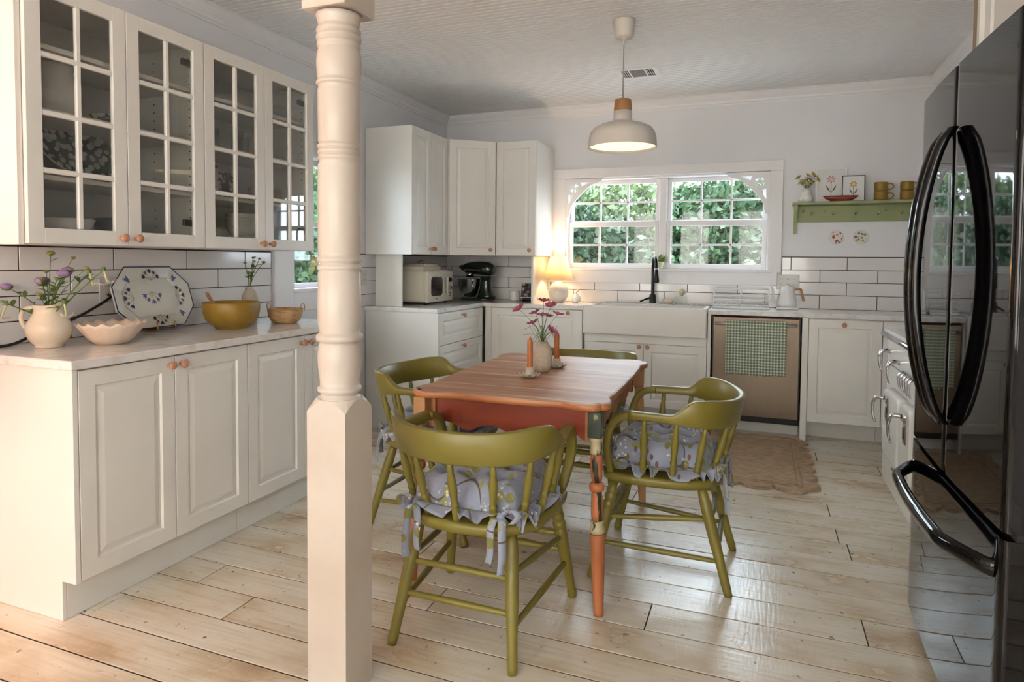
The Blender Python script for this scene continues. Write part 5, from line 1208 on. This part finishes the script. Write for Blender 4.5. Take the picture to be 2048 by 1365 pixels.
ORD=['lowest','second lowest','third lowest','fourth lowest','middle','fifth highest','fourth highest','third highest','top']
for i in range(9): plate(ORD[i]+' white side plate of the left stack in the glass cabinet beside the column','plate',(-2.60,2.485,S0+i*.0095),.082,CERAM,'left stack of white plates')
for i in range(5): plate(['lowest','second lowest','middle','second highest','top'][i]+' white dinner plate of the right stack in the glass cabinet beside the column','plate',(-2.57,2.680,S0+i*.0095),.098,CERAM,'right stack of white plates')
for i in range(4): bowl(['lowest','second lowest','second highest','top'][i]+' white cereal bowl stacked on the dinner plates in the glass cabinet',(-2.57,2.680,S0+.052+i*.021),.085-.0*i,.055,CERAM,'white cereal bowls on the plates')
for i in range(4): bowl(['lowest','second lowest','second highest','top'][i]+' white rice bowl in the stack under a pink bowl',(-2.60,2.475,S1+i*.030),.062,.06,CERAM,'stack of white rice bowls')
bowl('pink bowl on top of the white rice bowls',(-2.60,2.475,S1+.122),.055,.045,mat('pink_glaze',(.50,.20,.20),.25,var=.1))
plate('purple floral plate leaning at the back of the glass cabinet','plate',(-2.700,2.690,S1+.085),.085,flower_plate_mat('purple_floral',[(.6,.55,.56),(.66,.62,.62),(.5,.42,.46)],(.10,.03,.055),42,3,.45),rot=(0,PI/2-.2,0))
CUPM=mat('rose_glaze',(.46,.24,.22),.3,var=.1)
for i,(yy) in enumerate((2.775,2.90)):
    t=thing('pink_cup',('left','right')[i]+' one of the two pink tumblers on the middle shelf behind glass','cup',(-2.56,yy,S1),group='pink tumblers'); MB().lathe([(.03,0),(.036,.003),(.044,.03),(.038,.055),(.042,.085),(.039,.085),(.035,.055),(.04,.03),(0,.008)],28).build('cup_body',CUPM,t)
DGL=glass_mat('drinking_glass',(.93,.95,.94),1,1.45)
for i in range(5):
    t=thing('drinking_glass',['first','second','third','fourth','fifth'][i]+' clear glass from the left on the upper shelf beside the column','glass',(-2.55-.06*(i%2),2.42+i*.105,S2),group='drinking glasses on the upper shelf'); MB().lathe([(.027,0),(.030,.002),(.036,.12),(.034,.12),(.028,.008),(0,.008)],24).build('glass_body',DGL,t)

# ---------------------------------------------------------------- things on the back counter
mw=thing('microwave','cream retro microwave oven in the back left corner','microwave',(-2.425,4.435,CT),PI/2); W,D,H=.445,.315,.27
CRM=mat('cream_enamel',(.70,.66,.54),.3,var=.03)
MB().box(0,W,.02,D,.018,H,.012).build('body',CRM,mw); dm=MB().box(.002,W-.002,-.012,.0195,.016,H-.004,.008).build('door',CRM,mw)
MB().prism(rrect(.055,.255,.065,.215,.035,6),-.0135,-.010,'y').build('window',mat('dark_window',(.012,.010,.009),.08),dm); 
pp=rrect(.048,.262,.058,.222,.040,6); MB().tube([(a,-.0125,b) for a,b in pp],.005,6,True).build('window_trim',CRM,dm)
MB().box(.290,.318,-.040,-.024,.075,.215,.008).build('handle',CRM,dm); MB().box(.296,.312,-.03,-.01,.080,.095,.002).build('handle_post',CHROME,dm); MB().box(.296,.312,-.03,-.01,.196,.211,.002).build('handle_post',CHROME,dm)
MB().tube([(.385,-.012,.190),(.385,-.026,.190)],[.020,.016],20).build('dial',BLACK,dm); MB().tube([(.385,-.012,.125),(.385,-.026,.125)],[.017,.014],20).build('dial',CHROME,dm)
for i in (0,1): MB().box(.373,.397,-.015,-.011,.075-i*.02,.085-i*.02,.002).build('button',CHROME,dm)
MB().box(.135,.165,-.0128,-.011,.040,.046).build('badge',BLACK,dm)
for x in (.04,W-.06):
    for y in (.03,D-.04): MB().tube([(x,y,0),(x,y,.019)],.012,10).build('foot',BLACK,mw)
def book(label,loc,w_,d,h,m,rz):
    t=thing('book',label,'book',loc,rz); MB().box(0,w_,0,d,0,.002,.0005).build('cover',m,t); MB().box(0,w_,0,d,h-.002,h,.0005).build('cover',m,t); MB().box(0,.002,0,d,.002,h-.002).build('spine',m,t); MB().box(.002,w_-.004,.004,d-.004,.002,h-.002).build('pages',mat('book_pages',(.66,.60,.48),.9,var=.1,vscale=60,stretch=(1,1,30)),t); return t
book('cream hardback book lying on top of the microwave',(-2.452,4.44,CT+H+.0005),.30,.20,.028,mat('cream_cover',(.66,.60,.47),.6),PI/2)
book('brown and blue-lettered book on top of the cream book',(-2.455,4.445,CT+H+.029),.255,.19,.022,mat('brown_blue_cover',(.46,.24,.14),.6,col2=(.30,.42,.50),vscale=9),PI/2)
t=thing('seashell','small brown seashell on the books above the microwave','shell',(-2.52,4.52,CT+H+.0515)); MB().lathe([(.0,0),(.022,.002),(.030,.010),(.020,.022),(.008,.028),(0,.030)],20,fx=lambda r,z,a:(r*(1+.18*math.cos(a)+.06*math.cos(7*a)),z)).build('shell_body',mat('shell',(.22,.15,.09),.4,var=.4,vscale=40),t)
# stand mixer (bowl to the left)
mx_=thing('stand_mixer','dark green stand mixer with steel bowl in the back corner','mixer',(-2.335,5.225,CT),-.12); MGN=mat('mixer_green',(.012,.022,.016),.16,coat=.4,var=.1)
bp_=[]
for i in range(40):
    a=2*PI*i/40; c,s=math.cos(a),math.sin(a); bp_.append((.165*math.copysign(abs(c)**.8,c),.095*math.copysign(abs(s)**.7,s)*(1-.12*c)))
mb=MB(); mb.add([(x*q,y*q,z) for z,q in ((0,.97),(.006,1),(.018,.98),(.028,.90)) for x,y in bp_],[(j*40+i,j*40+(i+1)%40,(j+1)*40+(i+1)%40,(j+1)*40+i) for j in range(3) for i in range(40)],True); mb.f.append(tuple(reversed(range(40)))); mb.s.append(False); mb.f.append(tuple(120+i for i in range(40))); mb.s.append(False); mb.build('base',MGN,mx_)
def loft(secs,n=24):  # secs: (cx,cz,rx(y half),rz(along normal half),tilt)
    mb=MB(); v=[]
    for (x,z,ry,rn,tx,tz) in secs:
        for i in range(n):
            a=2*PI*i/n; c,s=math.cos(a),math.sin(a); cc=math.copysign(abs(c)**.75,c); ss=math.copysign(abs(s)**.75,s); v.append((x+tx*rn*cc,ry*ss,z+tz*rn*cc))
    f=[(j*n+i,j*n+(i+1)%n,(j+1)*n+(i+1)%n,(j+1)*n+i) for j in range(len(secs)-1) for i in range(n)]; mb.add(v,f,True); mb.f.append(tuple(range(n))); mb.s.append(False); mb.f.append(tuple((len(secs)-1)*n+i for i in range(n))); mb.s.append(False); return mb
loft([(.085,.02,.075,.090,1,0),(.082,.05,.06,.070,1,0),(.080,.10,.052,.052,1,0),(.080,.16,.05,.046,1,0),(.085,.215,.052,.050,1,0)]).build('column',MGN,mx_)
loft([(-.165,.285,.030,.012,0,1),(-.150,.285,.046,.028,0,1),(-.11,.285,.056,.045,0,1),(-.04,.287,.062,.056,0,1),(.05,.285,.064,.060,0,1),(.11,.280,.060,.060,0,1),(.145,.270,.048,.048,0,1),(.162,.265,.025,.025,0,1)]).build('motor_head',MGN,mx_)
MB().box(-.115,.06,-.066,.066,.258,.276,.004).build('chrome_band',CHROME,mx_); MB().tube([(-.085,0,.245),(-.085,0,.205)],[.04,.036],20).build('beater_hub',CHROME,mx_); MB().tube([(-.19,0,.292),(-.165,0,.292)],[.016,.022],14).build('attachment_hub',MGN,mx_)
MB().lathe([(.045,.030),(.05,.034),(.085,.075),(.103,.13),(.107,.185),(.109,.188),(.105,.187),(.10,.13),(.08,.075),(.04,.04),(0,.038)],40,(-.085,0,0)).build('mixing_bowl',CHROME,mx_)
MB().tube(catmull([(-.02,-.055,.17),(.0,-.085,.165),(.0,-.09,.11),(-.02,-.06,.085)],5),.006,8).build('bowl_handle',CHROME,mx_)
t=thing('white_candle_cup','plain white candle cup beside the stand mixer','cup',(-2.02,5.31,CT)); MB().lathe([(.038,0),(.044,.004),(.046,.012),(.046,.085),(.043,.092),(.040,.092),(.041,.02),(0,.012)],32).build('cup_body',CERAM,t)
t=thing('photo_display','white framed digital photo screen leaning beside the upright panel','screen',(-1.865,5.27,CT),rot=(-.28,0,.06)); MB().box(-.088,.078,-.012,.0,.028,.165,.003).build('frame',mat('silver_white',(.70,.66,.62),.3),t); MB().box(-.080,.070,-.0135,-.0115,.036,.157).build('screen',flower_plate_mat('photo_collage',[(.05,.03,.03),(.30,.18,.13),(.10,.11,.16),(.45,.42,.42),(.02,.02,.03),(.18,.08,.06)],(.06,.04,.04),38,4,.5),t); MB().box(-.06,.05,-.02,.03,.0,.028,.003).build('stand_base',BLACK,t)
# table lamp
lm=thing('table_lamp','lit round white table lamp with cream cone shade left of the window','lamp',(-1.610,5.285,CT))
LB=mat('lamp_glaze',(.62,.60,.56),.12,var=.05)
MB().lathe([(.045,0),(.048,.004),(.046,.010),(.065,.022),(.082,.05),(.088,.085),(.083,.118),(.066,.146),(.04,.166),(.022,.176),(.016,.180)],40).build('lamp_base',LB,lm)
MB().tube([(0,0,.178),(0,0,.26)],.006,10).build('stem',BRASS,lm)
shm=bpy.data.materials.new('lamp_shade_linen'); shm.use_nodes=True; _n=shm.node_tree.nodes; _l=shm.node_tree.links; _b=_n['Principled BSDF']; _b.inputs['Base Color'].default_value=(.88,.80,.62,1); _b.inputs['Roughness'].default_value=.9
_t=_n.new('ShaderNodeBsdfTranslucent'); _t.inputs[0].default_value=(.95,.80,.52,1); _m=_n.new('ShaderNodeMixShader'); _m.inputs[0].default_value=.6; _l.new(_b.outputs[0],_m.inputs[1]); _l.new(_t.outputs[0],_m.inputs[2]); _l.new(_m.outputs[0],_n['Material Output'].inputs[0]); _z=_n.new('ShaderNodeTexNoise'); _z.inputs['Scale'].default_value=300; _p=_n.new('ShaderNodeBump'); _p.inputs['Strength'].default_value=.1; _l.new(_z.outputs['Fac'],_p.inputs['Height']); _l.new(_p.outputs[0],_b.inputs['Normal'])
MB().lathe([(.130,.192),(.068,.392),(.0665,.391),(.1285,.192),(.130,.192)],48).build('shade',shm,lm); MB().lathe([(0,.25),(.02,.26),(.028,.285),(.022,.31),(0,.32)],16).build('bulb',mat('lamp_bulb',(1,.9,.7),.4,emit=(1,.74,.42),estr=30),lm)
pd=bpy.data.lights.new('table_lamp_glow','POINT'); pd.energy=8; pd.color=(1,.70,.46); pd.shadow_soft_size=.035; po=bpy.data.objects.new('table_lamp_glow',pd); COL.objects.link(po); po.location=(-1.610,5.285,CT+.285+.05)
t=thing('bird_figurine','tiny white bird figurine beside the lit lamp','figurine',(-1.458,5.29,CT)); MB().lathe([(.022,0),(.026,.003),(.038,.025),(.036,.045),(.022,.065),(.012,.08),(.013,.092),(.008,.10),(0,.102)],24,fx=lambda r,z,a:(r*(1+.25*math.cos(a)*smoothstep(0,.04,z)*(1-smoothstep(.05,.09,z))),z)).build('bird_body',CERAM,t); MB().lathe([(.0,0),(.012,.004),(.014,.014),(.008,.024),(0,.026)],12,(.018,0,.088)).build('bird_head',CERAM,t)
# faucet
t=thing('faucet','matte black gooseneck faucet with side lever behind the sink','faucet',(-.822,5.372,CT)); MB().lathe([(.030,0),(.032,.004),(.030,.012),(.027,.03),(.027,.075),(.022,.082),(.016,.088)],24).build('faucet_base',BLACKM,t)
MB().tube(catmull([(0,0,.08),(0,0,.20),(0,0,.305),(.006,-.018,.365),(.022,-.065,.392),(.040,-.115,.372),(.046,-.132,.330),(.048,-.138,.290)],6),.0135,12).build('gooseneck',BLACKM,t); MB().tube([(.048,-.138,.300),(.050,-.142,.24),(.051,-.143,.20),(.051,-.144,.185)],[.0155,.017,.021,.019],14).build('spray_head',BLACKM,t); MB().tube([(.048,-.138,.296),(.0485,-.139,.290)],.0168,14).build('chrome_collar',CHROME,t)
MB().tube(catmull([(-.015,-.012,.055),(-.05,-.035,.045),(-.095,-.055,.025)],4),[.010,.009,.008,.008,.0075,.007,.007,.007,.006],10).build('lever',BLACKM,t)
# roll-up rack over the back of the sink
t=thing('roll_up_rack','white roll-up drying rack laid across the back of the sink','rack',(-.80,5.22,.9225))
for i in range(38): MB().tube([(-.405+i*.0219,-.09,.0045),(-.405+i*.0219,.135,.0045)],.0040,6).build('rod',mat('rack_white',(.74,.72,.70),.4),t)
t=thing('soap_dish','small cream soap bowl right of the faucet','bowl',(-.700,5.385,CT)); MB().lathe([(.022,0),(.026,.002),(.040,.022),(.044,.048),(.041,.048),(.036,.024),(0,.008)],28).build('bowl_body',CREAMC,t)
t=thing('glass_bottle','square clear glass bottle with yellow stopper behind the sink','bottle',(-.592,5.385,CT)); MB().box(-.048,.048,-.025,.025,0,.078,.012).build('bottle_body',DGL,t); MB().lathe([(.014,.078),(.014,.090),(.018,.092),(.020,.112),(.015,.128),(.0,.133)],16).build('stopper',mat('amber_stopper',(.62,.55,.30),.3),t)
# dish rack
t=thing('dish_rack','white wire dish rack on the counter right of the sink','rack',(-.132,5.27,CT)); WR=mat('white_wire',(.80,.80,.80),.3,var=.03); a,b=.198,.115
MB().box(-a-.008,a+.008,-b-.008,b+.008,0,.014,.005).build('drip_tray',WR,t)
for z,r in ((.030,.0045),(.070,.003),(.100,.003),(.150,.0042)): MB().tube([(x,y,z) for x,y in rrect(-a,a,-b,b,.03,4)],r,8,True).build('wire_ring',WR,t)
for x,y in [(-a,-b+.03),(-a,b-.03),(a,-b+.03),(a,b-.03),(-.0,-b),(0,b)]: MB().tube([(x,y,.012),(x,y,.152)],.0038,8).build('wire_post',WR,t)
MB().tube(catmull([(-.095,-b-.003,.03),(-.090,-b-.004,.052),(-.06,-b-.004,.058),(-.030,-b-.004,.052),(-.025,-b-.003,.03)],4),.0035,8).build('wire_handle',WR,t)
for i in range(8): MB().tube([(-a+.03+i*.048,-b,.032),(-a+.03+i*.048,b,.032)],.0025,6).build('floor_wire',WR,t)
# kettle
t=thing('kettle','white gooseneck electric kettle with wooden handle on its base','kettle',(.200,5.300,CT)); KW=mat('kettle_white',(.80,.80,.80),.35,var=.03)
MB().box(-.078,.080,-.078,.078,0,.020,.008).build('power_base',KW,t); MB().lathe([(.066,.021),(.070,.024),(.067,.05),(.052,.13),(.046,.165),(.042,.172),(.012,.176),(.010,.186),(0,.188)],36).build('kettle_body',KW,t)
MB().tube(catmull([(-.062,0,.050),(-.088,-.004,.058),(-.098,-.005,.09),(-.102,-.006,.135),(-.112,-.006,.168),(-.125,-.007,.178)],5),[.009-.00015*i for i in range(26)],10).build('spout',KW,t)
MB().tube(catmull([(.046,0,.150),(.075,0,.152),(.092,0,.150),(.098,0,.13),(.106,0,.095),(.112,0,.065)],5),[.007]*8+[.009]*18,10).build('handle',WOODT,t)
# plant on the window sill
t=thing('sill_plant','pale green leafy plant in a small glass pot on the window sill','plant',(-.795,YW+.015,1.2085)); MB().lathe([(.035,0),(.040,.003),(.046,.06),(.044,.062),(.036,.008),(0,.006)],24).build('pot',mat('pale_pot',(.70,.68,.42),.3),t)
for i in range(26):
    a=rnd.uniform(0,2*PI); leaf(Vector((.02*math.cos(a),.016*math.sin(a),.055)),Vector((math.cos(a),.45*math.sin(a),rnd.uniform(.1,1.6))),rnd.uniform(.045,.085),.016).build('leaf',mat('pale_leaf',(.42,.48,.16),.5,var=.3,vscale=20),t)
# gingham towel on the dishwasher bar
def gingham():
    m=bpy.data.materials.new('green_gingham'); m.use_nodes=True; nt=m.node_tree; N=nt.nodes; L=nt.links; b=N['Principled BSDF']; b.inputs['Roughness'].default_value=.9
    tc=N.new('ShaderNodeTexCoord'); sx=N.new('ShaderNodeSeparateXYZ'); L.new(tc.outputs['Object'],sx.inputs[0]); outs=[]
    for ax in ('X','Z'):
        q=N.new('ShaderNodeMath'); q.operation='MULTIPLY'; q.inputs[1].default_value=1/.0205; L.new(sx.outputs[ax],q.inputs[0]); fr_=N.new('ShaderNodeMath'); fr_.operation='FRACT'; L.new(q.outputs[0],fr_.inputs[0]); g=N.new('ShaderNodeMath'); g.operation='GREATER_THAN'; g.inputs[1].default_value=.45; L.new(fr_.outputs[0],g.inputs[0]); outs.append(g)
    ad=N.new('ShaderNodeMath'); ad.operation='ADD'; L.new(outs[0].outputs[0],ad.inputs[0]); L.new(outs[1].outputs[0],ad.inputs[1]); hf=N.new('ShaderNodeMath'); hf.operation='MULTIPLY'; hf.inputs[1].default_value=.5; L.new(ad.outputs[0],hf.inputs[0])
    r=N.new('ShaderNodeValToRGB'); r.color_ramp.interpolation='CONSTANT'; e=r.color_ramp.elements; e[0].color=(.70,.70,.62,1); e[0].position=0; e[1].color=(.14,.185,.125,1); e[1].position=.75; x=e.new(.25); x.color=(.31,.36,.27,1); L.new(hf.outputs[0],r.inputs[0]); L.new(r.outputs[0],b.inputs['Base Color']); return m
def towel_fn(front):
    def fn(u,v):
        x=-.205+.41*u; z=.835-(.375 if front else .30)*v+(.006*math.sin(9*u) if v>.9 else 0); ww=.006*math.sin(u*17+v*2)*v+.004*math.sin(u*31)*v
        y=(-.0665 if front else -.0375)+(-.012*v if front else .006*v)+ww*(-1 if front else .3); return (x*(1-.02*v),y,z+(.004*math.sin(u*40))*v*v)
    return fn
t=thing('dish_towel','green and white gingham towel hanging on the dishwasher handle','towel',(-.018,FY,0)); mb=MB().grid(towel_fn(True),50,24)
def over(u,v):
    a=PI*v; x=-.205+.41*u; return (x,-.052-.0145*math.cos(a),.835+.0145*math.sin(a)*.9)
mb.grid(over,50,8); mb.grid(towel_fn(False),50,12); ob=mb.build('towel_cloth',gingham(),t); md=ob.modifiers.new('t','SOLIDIFY'); md.thickness=.0015

# ---------------------------------------------------------------- on the table
t=thing('egg_vase','egg-shaped stoneware vase of pink cosmos on the dining table','vase',(-.925,2.795,TZ+.0005)); MB().lathe([(.028,0),(.034,.002),(.044,.025),(.048,.055),(.0465,.085),(.038,.115),(.026,.133),(.016,.140),(.014,.138),(.012,.12)],36).build('vase_body',MATTEC,t)
S_=.00229
hd=[(1089,603,0,1),(1072,626,-.02,0),(1040,620,.01,0),(1104,613,.02,0),(1117,629,-.01,0),(1085,630,-.04,0),(1068,646,-.03,0),(1104,661,-.05,0),(1097,634,.03,0)]
bouquet('cosmos_flower',(-.925,2.795,TZ+.120),[camr((a-1087)*S_,(685-b)*S_+.015,c) for a,b,c,_ in hd],.0014,daisy(PNK,DPK,.031,8,.011,.22,.35),['topmost pink cosmos flower, facing the viewer', 'pink cosmos flower just below left of the topmost one', 'pink cosmos flower far out on the left stem', 'pink cosmos flower just right of the topmost one', 'rightmost pink cosmos flower in front of a cabinet knob', 'small pink cosmos flower in the middle of the bunch', 'lower left pink cosmos flower of the bunch', 'dark pink cosmos flower hanging beside the far candle', 'pale pink cosmos flower behind the middle of the bunch'],'flower','pink cosmos flowers in the egg vase',leaves=0,bend=.5)
t=thing('feathery_foliage','wispy thread-like cosmos foliage in the egg vase','foliage',(-.925,2.795,TZ+.125)); 
for i in range(26):
    a=rnd.uniform(0,2*PI); q=rnd.uniform(.04,.10); MB().tube(catmull([(0,0,0),(q*.4*math.cos(a),q*.4*math.sin(a),rnd.uniform(.03,.09)),(q*math.cos(a),q*math.sin(a),rnd.uniform(-.01,.10))],5),.0008,4).build('frond',STEMG,t)
def candlestick(label1,label2,x,y):
    t=thing('candle_holder',label1,'candle holder',(x,y,TZ+.0005),group='ruffled candle holders'); MB().lathe([(.020,0),(.030,.001),(.045,.006),(.047,.008),(.044,.0095),(.030,.006),(.021,.010),(.019,.016),(.0185,.044),(.015,.044),(.014,.03),(0,.03)],64,fx=lambda r,z,a:(r*(1+.05*math.cos(10*a)*smoothstep(.028,.045,r)),z+.005*(1+math.cos(10*a))*smoothstep(.03,.045,r))).build('holder_body',MATTEC,t)
    c=thing('taper_candle',label2,'candle',(x,y,TZ+.031),group='orange taper candles'); MB().lathe([(.012,0),(.0125,.004),(.0125,.122),(.0105,.130),(.003,.143),(.001,.144)],20).build('wax',mat('orange_wax',(.50,.16,.045),.45,sub=.2,var=.05),c); MB().tube([(0,0,.142),(.001,0,.150)],.0008,5).build('wick',BLACK,c)
candlestick('stoneware candle holder with ruffled saucer in front of the egg vase','orange taper candle in front of the egg vase',-.928,2.635)
candlestick('stoneware candle holder with ruffled saucer behind the egg vase','orange taper candle behind the egg vase, under a dark pink cosmos',-.895,2.925)

# ---------------------------------------------------------------- floor lamp left of the frame, which warms the cabinet ends
t=thing('floor_lamp','warm lit floor lamp standing at the near end of the left wall','lamp',(-2.42,.72,0))
MB().lathe([(.13,0),(.14,.004),(.135,.018),(.02,.03),(.012,.05)],32).build('base',BRASS,t); MB().tube([(0,0,.03),(0,0,1.02)],.010,12).build('pole',BRASS,t); MB().lathe([(.19,.92),(.12,1.22),(.118,1.22),(.188,.92),(.19,.92)],40).build('shade',shm,t); MB().lathe([(0,1.02),(.025,1.035),(.033,1.07),(.025,1.10),(0,1.115)],16).build('bulb',MATS['lamp_bulb'],t)
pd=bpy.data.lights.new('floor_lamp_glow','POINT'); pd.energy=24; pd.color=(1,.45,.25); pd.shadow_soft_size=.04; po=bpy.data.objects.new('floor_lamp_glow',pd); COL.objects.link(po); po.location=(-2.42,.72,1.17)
